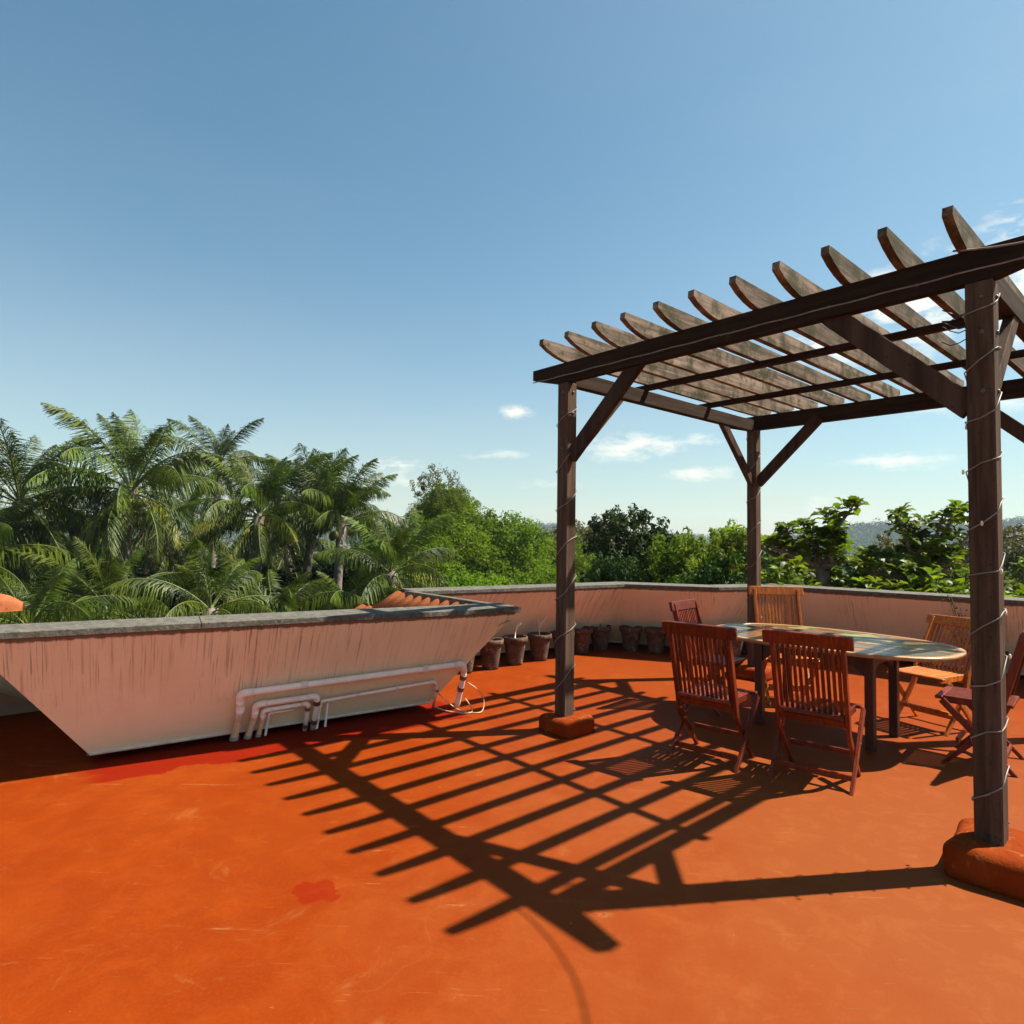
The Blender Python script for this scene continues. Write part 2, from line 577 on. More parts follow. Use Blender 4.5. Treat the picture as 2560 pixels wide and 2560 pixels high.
M_tank = mat_noise('black_tank_plastic', ((.012, .013, .014), (.02, .02, .022)), 4, .5, 0)
M_bwall = mat_noise('pale_building_wall', ((.62, .60, .56), (.50, .48, .44)), .3, .9, 0)
M_bglass = mat_noise('dark_window_glass', ((.05, .06, .07), (.08, .09, .10)), 1, .3, 0)
M_bark = mat_noise('bark', ((.16, .12, .085), (.09, .065, .045)), 7, .9, .5, 20)
M_palmbark = mat_noise('palm_trunk_bark', ((.22, .18, .14), (.13, .10, .08)), 4, .9, .5, 12)


def mat_leaf(name, c1, c2, trans=.3, rough=.45, spec=.4, scale=1.2):
    m, nt, b, out = new_mat(name)
    N = NT(nt)
    v = N.coord('Object')
    info = N.node('ShaderNodeObjectInfo')
    c = N.mix(N.ramp(N.noise(v, scale, 3, .6), .32, .68), c1, c2)
    hsv = N.node('ShaderNodeHueSaturation')
    N.l.new(c, hsv.inputs['Color'])
    N.l.new(N.math('MULTIPLY_ADD', info.outputs['Random'], .5, .75), hsv.inputs['Value'])
    N.l.new(N.math('MULTIPLY_ADD', info.outputs['Random'], .03, .485), hsv.inputs['Hue'])
    N.l.new(hsv.outputs[0], b.inputs['Base Color'])
    b.inputs['Roughness'].default_value = rough
    b.inputs['Specular IOR Level'].default_value = spec
    tr = N.node('ShaderNodeBsdfTranslucent')
    t2 = N.mix(1.0, hsv.outputs[0], (1.5, 1.6, .6), 'MULTIPLY')
    N.l.new(t2, tr.inputs['Color'])
    ms = N.node('ShaderNodeMixShader')
    ms.inputs[0].default_value = trans
    N.l.new(b.outputs[0], ms.inputs[1])
    N.l.new(tr.outputs[0], ms.inputs[2])
    N.l.new(ms.outputs[0], out.inputs['Surface'])
    return m


M_palm = mat_leaf('palm_leaflet_green', (.021, .040, .002), (.082, .110, .006), .16, .5, .22)
M_palm_y = mat_leaf('palm_leaflet_yellowing', (.14, .165, .010), (.24, .23, .018), .25, .5, .4)
M_palm_d = mat_leaf('palm_leaflet_dry', (.10, .085, .03), (.15, .11, .045), .2, .6, .3)
M_rachis = mat_noise('palm_midrib', ((.10, .12, .025), (.07, .09, .018)), 3, .5, 0)
M_leaf_fine = mat_leaf('fine_bright_foliage', (.075, .125, .006), (.13, .19, .010), .35, .7, .08, .6)
M_leaf_dark = mat_leaf('dark_dense_foliage', (.016, .034, .004), (.040, .072, .008), .15, .6, .1, .8)
M_leaf_br = mat_leaf('bright_broad_foliage', (.058, .084, .005), (.125, .155, .011), .38, .55, .1, 1.0)
M_leaf_alm = mat_leaf('large_glossy_leaf', (.042, .072, .004), (.14, .170, .010), .45, .45, .2, 1.5)
M_leaf_olive = mat_leaf('olive_brown_foliage', (.06, .06, .012), (.10, .08, .017), .25, .6, .3, .8)
M_leaf_far = mat_leaf('far_woodland_foliage', (.022, .036, .014), (.04, .054, .02), .05, .8, .0, .05)
M_ground = mat_noise('overgrown_ground', ((.05, .065, .02), (.09, .08, .035)), .05, .95, 0)
M_hill = mat_noise('wooded_hillside', ((.03, .042, .018), (.05, .055, .025), (.09, .075, .045)), .03, .95, 0, spec=0)

# ------------------------------------------------------------------ frame of the terrace
TH = -0.8462
O = Vector((0.4315, 4.9756, 0))
Uv = Vector((math.cos(TH), math.sin(TH), 0))
Vv = Vector((-math.sin(TH), math.cos(TH), 0))


def W(u, v, z=0.0):
    p = O + Uv * u + Vv * v
    return Vector((p.x, p.y, z))


# ------------------------------------------------------------------ parapet walls
ZT = 0.88
TOP = [(-2.62, -9.0), (-2.62, -3.50), (-1.254, -3.57), (-.511, -.054), (-2.30, .04), (-1.78, 3.0), (-.754, 3.575), (-.441, 4.538), (6.5, 5.23)]
n = len(TOP)
T2 = [Vector(p) for p in TOP]


def offs(d):
    """polyline TOP shifted by d away from the terrace (to the left of travel), mitred"""
    out = []
    for i in range(n):
        def nrm(a, b):
            t = (b - a).normalized()
            return Vector((-t.y, t.x))
        if i == 0: m = nrm(T2[0], T2[1])
        elif i == n - 1: m = nrm(T2[-2], T2[-1])
        else:
            a, b = nrm(T2[i - 1], T2[i]), nrm(T2[i], T2[i + 1])
            m = (a + b) / (1 + a.dot(b))
        out.append(T2[i] + m * d)
    return out


foot = offs(.61)
foot[2] = Vector((-1.49, -2.92))
foot[3] = Vector((-1.19, -.46))
foot[1] = Vector((-3.13, -2.30))
cop_out = offs(.30)
roof_in = offs(.24)
roof_out = offs(1.75)
lip = offs(-.025)
sill = [f + (r - f).normalized() * 0 for f, r in zip(foot, roof_out)]
back = offs(.84)
back[2] = foot[2] + (foot[2] - T2[2]).normalized() * .3
back[3] = foot[3] + (foot[3] - T2[3]).normalized() * .3
back[1] = foot[1] + (foot[1] - T2[1]).normalized() * .12

WALLS = [
    ('parapet_wall', 'shaded grey stretch of parapet in the dark recess at the far left edge', 'wall'),
    ('parapet_wall', 'short dark return of the near parapet turning away at the left edge', 'wall'),
    ('parapet_wall', 'large pink leaning parapet in front of the palms with pipes along its foot', 'wall'),
    ('parapet_wall', 'short parapet return behind the right tip of the near pink parapet, seen along its coping', 'wall'),
    ('parapet_wall', 'pink parapet behind the row of clay pots, left of the dark tree', 'wall'),
    ('parapet_wall', 'pink parapet between two bends behind the left chair of the table', 'wall'),
    ('parapet_wall', 'short pale pink parapet stretch just left of the far pergola post', 'wall'),
    ('parapet_wall', 'long pink parapet behind the table running off to the right', 'wall'),
]


def quad_strip_uv(me, uvs):
    lay = me.uv_layers.new(name='UVMap')
    for i, l in enumerate(me.loops):
        lay.data[i].uv = uvs[l.vertex_index]


def wall_piece(i):
    a, b = i, i + 1
    cw = .30 if i not in (0, 1, 3) else .085
    tdir = (T2[b] - T2[a]).normalized()
    tn = Vector((-tdir.y, tdir.x))
    rin = list(roof_in)
    if i in (0, 1, 3):
        rin[a], rin[b] = T2[a] + tn * .05, T2[b] + tn * .05
    if i == 2: rin[a], rin[b] = T2[a] + tn * .24, T2[b] + tn * .24
    if i == 4: rin[a] = T2[a] + tn * .24
    name, label, cat = WALLS[i]
    base = W(*foot[a])
    t = thing(name, label, cat, base, TH)

    def L(p, z):
        q = p - foot[a]
        return Vector((q.x, q.y, z))
    length = (foot[b] - foot[a]).length
    # leaning plaster face, subdivided along its length
    K = 24
    vs, fs, uv = [], [], []
    rows = 5
    for k in range(K + 1):
        s = k / K
        for r in range(rows + 1):
            h = r / rows
            p = (foot[a].lerp(foot[b], s)).lerp(T2[a].lerp(T2[b], s), h)
            vs.append(tuple(L(p, .05 + (ZT - .05) * h)))
            uv.append(((p - foot[a]).dot((T2[b] - T2[a]).normalized()) + i * 7.3, h))
    for k in range(K):
        for r in range(rows):
            q = k * (rows + 1) + r
            fs.append((q, q + 1, q + rows + 2, q + rows + 1))
    nf = len(vs)
    # back of the plinth and the underside, then the top under the coping
    for s, P in ((0, a), (1, b)):
        for q, z in ((foot[P], .05), (back[P], .05), (back[P], -.3), (rin[P], ZT), (T2[P], ZT)):
            vs.append(tuple(L(q, z)))
            uv.append((s * length, .02))
    pl = vs[nf:nf + 3] + vs[nf + 5:nf + 8]
    link('plinth', np_mesh('plinth', pl, [(0, 3, 4, 1), (1, 4, 5, 2)], M_pedestal), t)
    f2 = [(nf + 4, nf + 3, nf + 8, nf + 9)]
    me = np_mesh('plaster_face', vs, fs + f2, M_plaster)
    quad_strip_uv(me, uv)
    link('plaster_face', me, t)
    # pale moulded edge at the foot
    wd = (foot[b] - foot[a]).normalized()
    wn_ = Vector((-wd.y, wd.x))
    e0 = [foot[k] - wn_ * .014 for k in (a, b)]
    e1 = [foot[k] + wn_ * .02 for k in (a, b)]
    vs = []
    for k in (0, 1):
        vs += [L(e0[k], .066), L(e0[k], .046), L(e1[k], .046), L(e1[k], .060)]
    me = np_mesh('foot_edge', [tuple(v) for v in vs], [(0, 1, 5, 4), (1, 2, 6, 5), (2, 3, 7, 6), (3, 0, 4, 7)], M_strip)
    link('foot_edge', me, t)
    # coping slabs, butted at slightly uneven joints
    tdir = (T2[b] - T2[a]).normalized()
    tn = Vector((-tdir.y, tdir.x))
    cend = [cop_out[a], cop_out[b]]
    if i in (0, 1, 3): cend = [T2[a] + tn * cw, T2[b] + tn * cw]
    if i == 2: cend = [T2[a] + tn * .30, T2[b] + tn * .30]
    if i == 4: cend[0] = T2[a] + tn * .30
    rnd = random.Random(i)
    ns = max(1, round((T2[b] - T2[a]).length / 1.15))
    for k in range(ns):
        s0, s1 = k / ns, (k + 1) / ns
        g = .0012 / max(.3, (T2[b] - T2[a]).length)
        if k: s0 += g
        if k < ns - 1: s1 -= g
        dz = rnd.uniform(-.0015, .0015)
        vs = []
        for s in (s0, s1):
            pi = lip[a].lerp(lip[b], s)
            po = cend[0].lerp(cend[1], s)
            vs += [L(pi, ZT + dz), L(po, ZT + dz), L(po, ZT + .050 + dz), L(pi, ZT + .042 + dz)]
        fs = [(0, 1, 5, 4), (1, 2, 6, 5), (2, 3, 7, 6), (3, 0, 4, 7), (0, 3, 2, 1), (4, 5, 6, 7)]
        bm = bmesh.new()
        bv = [bm.verts.new(v) for v in vs]
        for f in fs: bm.faces.new([bv[x] for x in f])
        bmesh.ops.recalc_face_normals(bm, faces=bm.faces)
        bmesh.ops.bevel(bm, geom=list(bm.edges), offset=.004, segments=1, affect='EDGES')
        link('coping_slab', bm_mesh('coping_slab', bm, M_coping), t)
    # tiled slope on the outer side and the wall of the house below it
    zi, zo = (ZT - .02, ZT - 1.02) if i > 1 else (ZT - .45, ZT - 1.75)
    vs = []
    for k in (a, b):
        vs += [L(rin[k], zi - .05), L(roof_out[k], zo - .05), L(roof_out[k], -8.0)]
    if i == 1: vs = [L(foot[a] + tn * .3, 0), L(foot[a] + tn * .4, -.3), L(foot[a] + tn * .4, -8), L(foot[b] + tn * .3, 0), L(foot[b] + tn * .4, -.3), L(foot[b] + tn * .4, -8)]
    me = np_mesh('roof_deck', [tuple(v) for v in vs], [(0, 3, 4, 1), (1, 4, 5, 2)], M_wallout)
    link('roof_deck', me, t)
    # rows of barrel tiles: only where the photograph looks onto them
    if i in (2, 3, 4):
        w = .17
        la = (rin[b] - rin[a])
        dr = la.normalized()
        nn_ = Vector((-dr.y, dr.x))
        out_w = 1.51
        # walk along the widest edge and clip each tile column by the two mitre lines
        lo = min(0, (roof_out[a] - rin[a]).dot(dr))
        hi = la.length + max(0, (roof_out[b] - rin[b]).dot(dr))
        ma = (roof_out[a] - rin[a])
        mb = (roof_out[b] - rin[b])
        x = lo + w / 2
        tl = .30
        protos = wall_piece.protos
        slope = math.atan2(zi - zo, out_w)
        ang = math.atan2(nn_.y, nn_.x)
        count = 0
        while x < hi:
            kk = 0
            while (kk + .5) * tl * math.cos(slope) < out_w:
                dist = (kk + .5) * tl * math.cos(slope)
                fr = dist / out_w
                xa, xb = ma.dot(dr) * fr, la.length + mb.dot(dr) * fr
                if xa - .02 < x < xb + .02 and count < 290:
                    p = rin[a] + dr * x + nn_ * dist
                    z = zi - (zi - zo) * fr
                    o = link('roof_tile', protos[count % 3], t, L(p, z + .004 * (kk % 2)))
                    o.rotation_euler = Matrix.Rotation(ang, 3, 'Z').to_4x4().to_euler()
                    o.rotation_euler = (0, slope - .02, ang)
                    count += 1
                kk += 1
            x += w
    return t


def tile_proto(seed):
    rnd = random.Random(seed)
    vs, fs = [], []
    K = 6
    for e, (xx, r, z0) in enumerate(((-.165, .078, .018), (.165, .088, .03))):
        for k in range(K + 1):
            a = math.pi * k / K
            vs.append((xx, math.cos(a) * r, z0 + math.sin(a) * r * .62 + rnd.uniform(-.003, .003)))
    for k in range(K + 1):
        a = math.pi * k / K
        vs.append((.165, math.cos(a) * .074, .03 + math.sin(a) * .074 * .6 - .008))
    for k in range(K):
        fs.append((k, k + 1, K + 1 + k + 1, K + 1 + k))
        fs.append((K + 1 + k, K + 1 + k + 1, 2 * K + 2 + k + 1, 2 * K + 2 + k))
    return np_mesh('roof_tile', vs, fs, M_tile, True)


wall_piece.protos = [tile_proto(k) for k in range(3)]
walls = [wall_piece(i) for i in range(n - 1)]

# ridge tile at the end of the far left parapet
rt = thing('ridge_tile', 'orange clay ridge tile standing above the grey coping at the left edge', 'roof tile',
           W(-2.66, -3.46, .905), TH + R(80))
vs, fs = [], []
K, Mx = 10, 6
for j in range(Mx + 1):
    xx = -.24 + .48 * j / Mx
    r = .105 * math.sqrt(max(.05, 1 - (max(0, j - 3) / 3.3) ** 2))
    for k in range(K + 1):
        a = math.pi * k / K
        vs.append((xx, math.cos(a) * r, math.sin(a) * r * 1.35))
for j in range(Mx):
    for k in range(K):
        q = j * (K + 1) + k
        fs.append((q, q + 1, q + K + 2, q + K + 1))
link('tile_body', np_mesh('tile_body', vs, fs, M_tile, True), rt)
bm = bmesh.new()
add_box(bm, (-.22, 0, .045), (.03, .12, .07), None, .01)
link('mortar_plug', bm_mesh('mortar_plug', bm, M_coping), rt)

# ------------------------------------------------------------------ terrace floor, house wall, ground
fl = [W(p.x, p.y, 0) for p in [f + (f - t_).normalized() * .34 for f, t_ in zip(foot, T2)]]
bm = bmesh.new()
ring = [bm.verts.new(p) for p in fl] + [bm.verts.new(W(6.5, -9, 0))]
bm.faces.new(ring)
bmesh.ops.triangulate(bm, faces=bm.faces)
bmesh.ops.recalc_face_normals(bm, faces=bm.faces)
if bm.faces[0:1] and list(bm.faces)[0].normal.z < 0:
    bmesh.ops.reverse_faces(bm, faces=bm.faces)
o = link('terrace_floor', bm_mesh('terrace_floor', bm, M_floor))
tag(o, kind='structure')

GZ = -7.5
g = 3000
o = link('ground', np_mesh('ground', [(-g, -g, GZ), (g, -g, GZ), (g, g, GZ), (-g, g, GZ)], [(0, 1, 2, 3)], M_ground))
tag(o, kind='structure')

# ------------------------------------------------------------------ pergola
A, B, H = 2.714, 3.036, 2.727
PH = .055
per = thing('pergola', 'dark weathered timber pergola with open slatted rafters standing over the table', 'pergola', O, TH)
for (u, v, z0) in ((0, 0, .05), (A, 0, .05), (0, B, .05), (A, B, .05)):
    bm = bmesh.new()
    add_box(bm, (u, v, (H + .02 + z0) / 2), (.11, .11, H + .02 - z0), None, .006)
    link('post', bm_mesh('post', bm, M_post), per)


def beam_profile(bm, axis, c, half, h, w, z0, taper=.28, cut=.09):
    """beam along local x (axis 0) or y (axis 1) with its lower corners cut at both ends"""
    pr = [(-half, z0 + cut), (-half, z0 + h), (half, z0 + h), (half, z0 + cut), (half - taper, z0), (-half + taper, z0)]
    f0, f1 = [], []
    for s, lst in ((-w / 2, f0), (w / 2, f1)):
        for x, z in pr:
            p = (c[0] + x, c[1] + s, z) if axis == 0 else (c[0] + s, c[1] + x, z)
            lst.append(bm.verts.new(p))
    bm.faces.new(f0)
    bm.faces.new(f1[::-1])
    m = len(pr)
    for k in range(m):
        bm.faces.new((f0[k], f1[k], f1[(k + 1) % m], f0[(k + 1) % m]))
    bmesh.ops.recalc_face_normals(bm, faces=bm.faces)


for v in (0, B):
    bm = bmesh.new()
    beam_profile(bm, 0, (A / 2, v + (-.022 if v == 0 else .022)), A / 2 + .345, .156, .066, H + .022, .28, .075)
    link('beam', bm_mesh('beam', bm, M_beam_u), per)
for u in (0, A):
    bm = bmesh.new()
    add_box(bm, (u, B / 2, H + .066), (.07, B - .12, .124), None, .004)
    link('side_beam', bm_mesh('side_beam', bm, M_beam_v), per)
for v in (1.02, 2.07):
    bm = bmesh.new()
    add_box(bm, (A / 2, v, H + .155), (A + .26, .045, .05), None, .003)
    link('purlin', bm_mesh('purlin', bm, M_beam_u), per)
rnd = random.Random(5)


def rafter_me(seed):
    r_ = random.Random(seed)
    bm = bmesh.new()
    w, h = .042, .122
    half = B / 2 + .33
    z0 = 0
    pr = [(-half, h - .042), (-half + .006, h)]
    for k in range(1, 8):
        pr.append((-half + 2 * half * k / 8, h + r_.uniform(-.003, .003)))
    pr += [(half - .006, h), (half, h - .042), (half - .07, h - .078), (half - .16, .016), (half - .25, 0)]
    for k in range(1, 6):
        pr.append((half - .25 - (2 * half - .5) * k / 6, 0))
    pr += [(-half + .25, 0), (-half + .16, .016), (-half + .07, h - .078)]
    f0 = [bm.verts.new((-w / 2, x, z)) for x, z in pr]
    f1 = [bm.verts.new((w / 2, x, z)) for x, z in pr]
    bm.faces.new(f0)
    bm.faces.new(f1[::-1])
    m = len(pr)
    for k in range(m):
        bm.faces.new((f0[k], f1[k], f1[(k + 1) % m], f0[(k + 1) % m]))
    bmesh.ops.recalc_face_normals(bm, faces=bm.faces)
    return bm_mesh('rafter', bm, M_raft)


rms = [rafter_me(k) for k in range(4)]
for i in range(11):
    o = link('rafter', rms[i % 4], per, (.027 + .2634 * i, B / 2, H + .181), (rnd.uniform(-.002, .002), rnd.uniform(-.02, .02), rnd.uniform(-.003, .003)))
    bm = bmesh.new()
    for v in (0,):
        add_box(bm, (0, 0, 0), (.008, .008, .012))
# braces: from each post up to the two beams it carries
for (u, v) in ((0, 0), (A, 0), (0, B), (A, B)):
    su = 1 if u == 0 else -1
    sv = 1 if v == 0 else -1
    a_ = Vector((u + su * .045, v, 2.15))
    b_ = Vector((u + su * .72, v, H + .095))
    bm = bmesh.new()
    add_bar(bm, a_, b_ - Vector((0, 0, .02)), .050, .112, (0, 0, 1), .004)
    link('brace', bm_mesh('brace', bm, M_brace), per)
    a_ = Vector((u, v + sv * .045, 2.15))
    b_ = Vector((u, v + sv * .70, H + .055))
    bm = bmesh.new()
    add_bar(bm, a_, b_, .052, .085, (0, 0, 1), .004)
    link('brace', bm_mesh('brace', bm, M_brace), per)


bolt_me = lathe_me('bolt', [(0, -.006), (.012, -.006), (.012, .002), (.006, .006), (0, .007)], M_metal, 8)
for (u, v) in ((0, 0), (A, 0), (0, B), (A, B)):
    for z in (2.22, 2.50, 2.67):
        link('bolt', bolt_me, per, (u + .01, v - .058, z), (R(90), 0, 0))
        link('bolt', bolt_me, per, (u + .058, v + .008, z), (R(90), 0, R(90)))


# pedestals: lumpy rounded cement footings
def lump_me(name, sx, sy, sz, mat, seed, amp=.012):
    r_ = random.Random(seed)
    bm = bmesh.new()
    add_box(bm, (0, 0, sz / 2), (sx, sy, sz))
    top = [e for e in bm.edges if (e.verts[0].co.z + e.verts[1].co.z) > .1 * sz]
    bmesh.ops.bevel(bm, geom=top, offset=min(sx, sy, sz * 1.4) * .28, segments=4, affect='EDGES', profile=.5)
    bmesh.ops.triangulate(bm, faces=[f for f in bm.faces if len(f.verts) > 4])
    bmesh.ops.subdivide_edges(bm, edges=[e for e in bm.edges if e.calc_length() > .06], cuts=2, use_grid_fill=True)
    for v in bm.verts:
        if v.co.z > .01:
            v.co += Vector((math.sin(v.co.y * 19 + seed) * amp, math.cos(v.co.x * 17 + seed * 2) * amp, math.sin(v.co.x * 13 + v.co.y * 11) * amp * .5))
    return bm_mesh(name, bm, mat, True)


PED = [((.012, .02), (.34, .34, .125), 'rounded red cement footing under the front left pergola post', 1),
       ((A + .05, .02), (.41, .46, .15), 'big rounded red cement footing under the near right pergola post', 2),
       ((0, B), (.36, .36, .13), 'red cement footing under the far pergola post behind the table', 3),
       ((A, B), (.36, .36, .13), 'red cement footing under the pergola post off the right edge', 4)]
for (u, v), s, lab, sd in PED:
    o = link('post_footing', lump_me('post_footing', *s, M_foot, sd, .009), None, W(u, v, 0), (0, 0, TH + .03 * sd))
    tag(o, lab, 'footing')


# ------------------------------------------------------------------ string lights
def wrap(u0, v0, z0, z1, pitch, half=.0595, phase=0.0, seed=0):
    r_ = random.Random(seed)
    pts = []
    turns = (z1 - z0) / pitch
    K = int(turns * 8)
    for k in range(K + 1):
        a = 2 * math.pi * (k / 8) + phase
        x, y = math.cos(a), math.sin(a)
        m_ = max(abs(x), abs(y))
        z = z0 + (z1 - z0) * k / K + .02 * math.sin(k * 1.1)
        pts.append((u0 + x / m_ * half, v0 + y / m_ * half, z))
    return pts


def lights(u, v, z0, z1, pitch, label, seed, r=.0035, bulbs=True):
    t = thing('string_light', label, 'string lights', W(u, v, 0), TH)
    pts = wrap(0, 0, z0, z1, pitch, phase=math.pi / 4, seed=seed)
    # keep the cable just proud of the timber
    link('cable', tube_me('cable', pts, r, M_cable, 5), t)
    if bulbs:
        bme = lathe_me('bulb', [(.0, -.013), (.004, -.012), (.006, -.004), (.005, .006), (.003, .010), (.0, .011)], M_bulb, 8)
        for k in range(3, len(pts) - 1, 7):
            p = Vector(pts[k])
            link('bulb', bme, t, p + Vector((p.x * .16, p.y * .16, 0)))
    return t


lights(0, 0, .16, 2.70, .34, 'thin pale light cable wound round the front left pergola post', 0, bulbs=False)
lights(A, 0, .22, 2.70, .245, 'pale light cable with small bulbs wound round the near right pergola post', 1)
lights(0, B, .3, 2.65, .36, 'thin light cable wound round the far pergola post', 2, bulbs=False)
# cable run along the front beam
t = thing('string_light', 'pale light cable pinned along the face of the front pergola beam', 'string lights', W(0, 0, 0), TH)
pts = [(-.34 + (A + .68) * k / 40, -.059, H + .078 - .005 * math.sin(k * .8) ** 2) for k in range(41)]
link('cable', tube_me('cable', pts, .0042, M_cable, 5), t)
cm = box_me('cable_clip', (0, 0, 0), (.008, .006, .014), M_metal)
for k in range(3, 40, 5):
    link('cable_clip', cm, t, pts[k])
# the same cable leaves the beam top at the right and runs overhead towards the viewer's side
t = thing('overhead_cable', 'loose cable crossing the front beam at the top right corner', 'cable', W(2.62, -.05, H + .19), TH)
p0 = W(2.62, -.07, H + .19)
p1 = Vector((2.36, 2.45, 2.72))
p2 = Vector((2.15, 1.95, 2.74))
seg = []
Minv = (Matrix.Translation(t.location) @ Matrix.Rotation(TH, 4, 'Z')).inverted()
for k in range(13):
    s = k / 12
    q = p0 * (1 - s) ** 2 + p1 * 2 * s * (1 - s) + p2 * s * s
    seg.append(Minv @ q)
seg.append(Minv @ Vector((2.1, .3, 3.0)))
link('cable_run', tube_me('cable_run', seg, .005, M_cable, 5), t)
# tangle of wire ends beside the near right post
t = thing('wire_tangle', 'small tangle of thin dark wire ends left of the top of the near right post', 'wire', W(A - .06, .02, 2.5), TH)
r_ = random.Random(3)
for k in range(5):
    a0 = r_.uniform(0, 6)
    pts = [(-.0 - .035 * j, .01 * math.sin(j + a0), (.11 - .06 * k) * (1 if k < 3 else -1) + .022 * math.sin(j * 1.3 + a0) + .006 * j) for j in range(4)]
    link('wire_end', tube_me('wire_end', pts, .0028, M_wire_d, 5), t)


# ------------------------------------------------------------------ folding chairs
def rail_me(name, y0, y1, w, h, mat, c, pitch, round_=False):
    """bar across the chair (along y) tilted about y by pitch"""
    bm = bmesh.new()
    add_box(bm, (0, 0, 0), (w, y1 - y0, h), None, .004)
    if round_:
        es = [e for e in bm.edges if abs(e.verts[0].co.y - e.verts[1].co.y) < 1e-4 and abs(e.verts[0].co.z - e.verts[1].co.z) < 1e-4 and e.verts[0].co.z > 0]
        bmesh.ops.bevel(bm, geom=es, offset=.022, segments=3, affect='EDGES')
    bmesh.ops.transform(bm, matrix=Matrix.Translation(c) @ Matrix.Rotation(pitch, 4, 'Y'), verts=bm.verts)
    return bm_mesh(name, bm, mat)


def make_chair(mat, top=(-.25, .92), knee=(-.105, .345), ffoot=(.19, 0), rfoot=(-.19, 0), nslat=12, label='', group='folding chairs round the table'):
    t = thing('folding_chair', label, 'chair', group=group)
    w = .205

    def ribbon(pts, y, wd, th):
        bm = bmesh.new()
        P = [Vector((p[0], 0, p[1])) for p in pts]
        rows = []
        for i, p in enumerate(P):
            d = (P[min(i + 1, len(P) - 1)] - P[max(i - 1, 0)]).normalized()
            nn2 = Vector((-d.z, 0, d.x))
            row = []
            for sx, sy in ((-1, -1), (-1, 1), (1, 1), (1, -1)):
                q = p + nn2 * (sx * wd / 2)
                if p.z < .001: q.z = 0
                row.append(bm.verts.new((q.x, y + sy * th / 2, q.z)))
            rows.append(row)
        for a, b in zip(rows[:-1], rows[1:]):
            for k in range(4):
                bm.faces.new((a[k], a[(k + 1) % 4], b[(k + 1) % 4], b[k]))
        bm.faces.new(rows[0][::-1])
        bm.faces.new(rows[-1])
        bmesh.ops.recalc_face_normals(bm, faces=bm.faces)
        bmesh.ops.bevel(bm, geom=list(bm.edges), offset=.0035, segments=1, affect='EDGES')
        return bm_mesh('leg', bm, mat)
    k2 = (knee[0] + .022, knee[1] - .05)
    k0 = (knee[0] - .014, knee[1] + .08)
    for s in (-1, 1):
        link('back_leg', ribbon([top, k0, knee, k2, ffoot], s * w, .047, .025), t)
        link('front_leg', ribbon([(.205, .425), (.12, .335), rfoot], s * (w + .028), .045, .023), t)
    bx_, bz = top[0] - knee[0], top[1] - knee[1]
    pitch = math.atan2(bx_, bz)
    d = Vector((bx_, 0, bz)).normalized()
    tp = Vector((top[0], 0, top[1])) - d * .02
    link('top_rail', rail_me('top_rail', -.262, .262, .028, .086, mat, tp, pitch, True), t)
    lp = Vector((knee[0], 0, knee[1])) + d * .045
    link('lower_rail', rail_me('lower_rail', -w + .013, w - .013, .024, .05, mat, lp, pitch), t)
    L_ = (tp - lp).length
    mid = (tp + lp) / 2
    bm = bmesh.new()
    add_box(bm, (0, 0, 0), (.011, .020, L_ - .06), None, .002)
    bmesh.ops.transform(bm, matrix=Matrix.Rotation(pitch, 4, 'Y'), verts=bm.verts)
    sm_ = bm_mesh('back_slat', bm, mat)
    for k in range(nslat):
        y = -w + .03 + (2 * w - .06) * k / (nslat - 1)
        link('back_slat', sm_, t, mid + Vector((0, y, 0)))
    # seat
    zs = .435
    for s in (-1, 1):
        link('seat_rail', box_me('seat_rail', (.03, s * (w - .026), zs - .012), (.37, .020, .048), mat, .003), t)
    link('seat_front', box_me('seat_front', (.225, 0, zs), (.045, 2 * w + .03, .022), mat, .005), t)
    link('seat_back', box_me('seat_back', (-.165, 0, zs), (.035, 2 * w - .04, .022), mat, .004), t)
    sl_ = box_me('seat_slat', (.028, 0, zs + .003), (.35, .031, .014), mat, .002)
    for k in range(9):
        link('seat_slat', sl_, t, (0, -w + .045 + (2 * w - .09) * k / 8, 0))
    link('stretcher', bar_me('stretcher', (-.125, -w - .018, .075), (-.125, w + .018, .075), .018, .034, mat, (0, 0, 1), .002), t)
    link('stretcher', bar_me('stretcher', (.125, -w + .012, .155), (.125, w - .012, .155), .018, .034, mat, (0, 0, 1), .002), t)
    cm_ = lathe_me('hinge_bolt', [(0, -.003), (.006, -.003), (.006, .003), (0, .004)], M_metal, 8)
    for s in (-1, 1):
        o_ = link('hinge_bolt', cm_, t, (.035, s * (w + .041), .245), (R(90), 0, 0))
    return t


def copy_tree(o, parent=None):
    c = o.copy()
    COL.objects.link(c)
    c.parent = parent
    for ch in o.children: copy_tree(ch, c)
    return c


proto = make_chair(M_teak, label='red-brown folding chair with its back to the camera, left of the two nearest')
others = [copy_tree(proto) for _ in range(3)]
DEG = 180 / math.pi


def place(t, x, y, ang, label=None):
    t.location = (x, y, 0)
    t.rotation_euler = (0, 0, R(ang))
    if label: t['label'] = label


place(proto, 1.425, 4.425, 49)
place(others[0], 1.985, 4.09, 51, 'red-brown folding chair with its back to the camera, right of the two nearest')
place(others[1], 1.81, 5.73, -43, 'folding chair with sunlit pale backrest at the left end of the table')
place(others[2], 3.31, 4.42, 136, 'folding chair at the right end of the table, half hidden by the near right post')
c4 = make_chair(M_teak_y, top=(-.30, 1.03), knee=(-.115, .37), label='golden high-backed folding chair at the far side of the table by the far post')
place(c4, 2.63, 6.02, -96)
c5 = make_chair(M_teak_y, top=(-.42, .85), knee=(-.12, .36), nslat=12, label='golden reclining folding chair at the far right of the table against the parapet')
place(c5, 3.50, 5.24, 207)

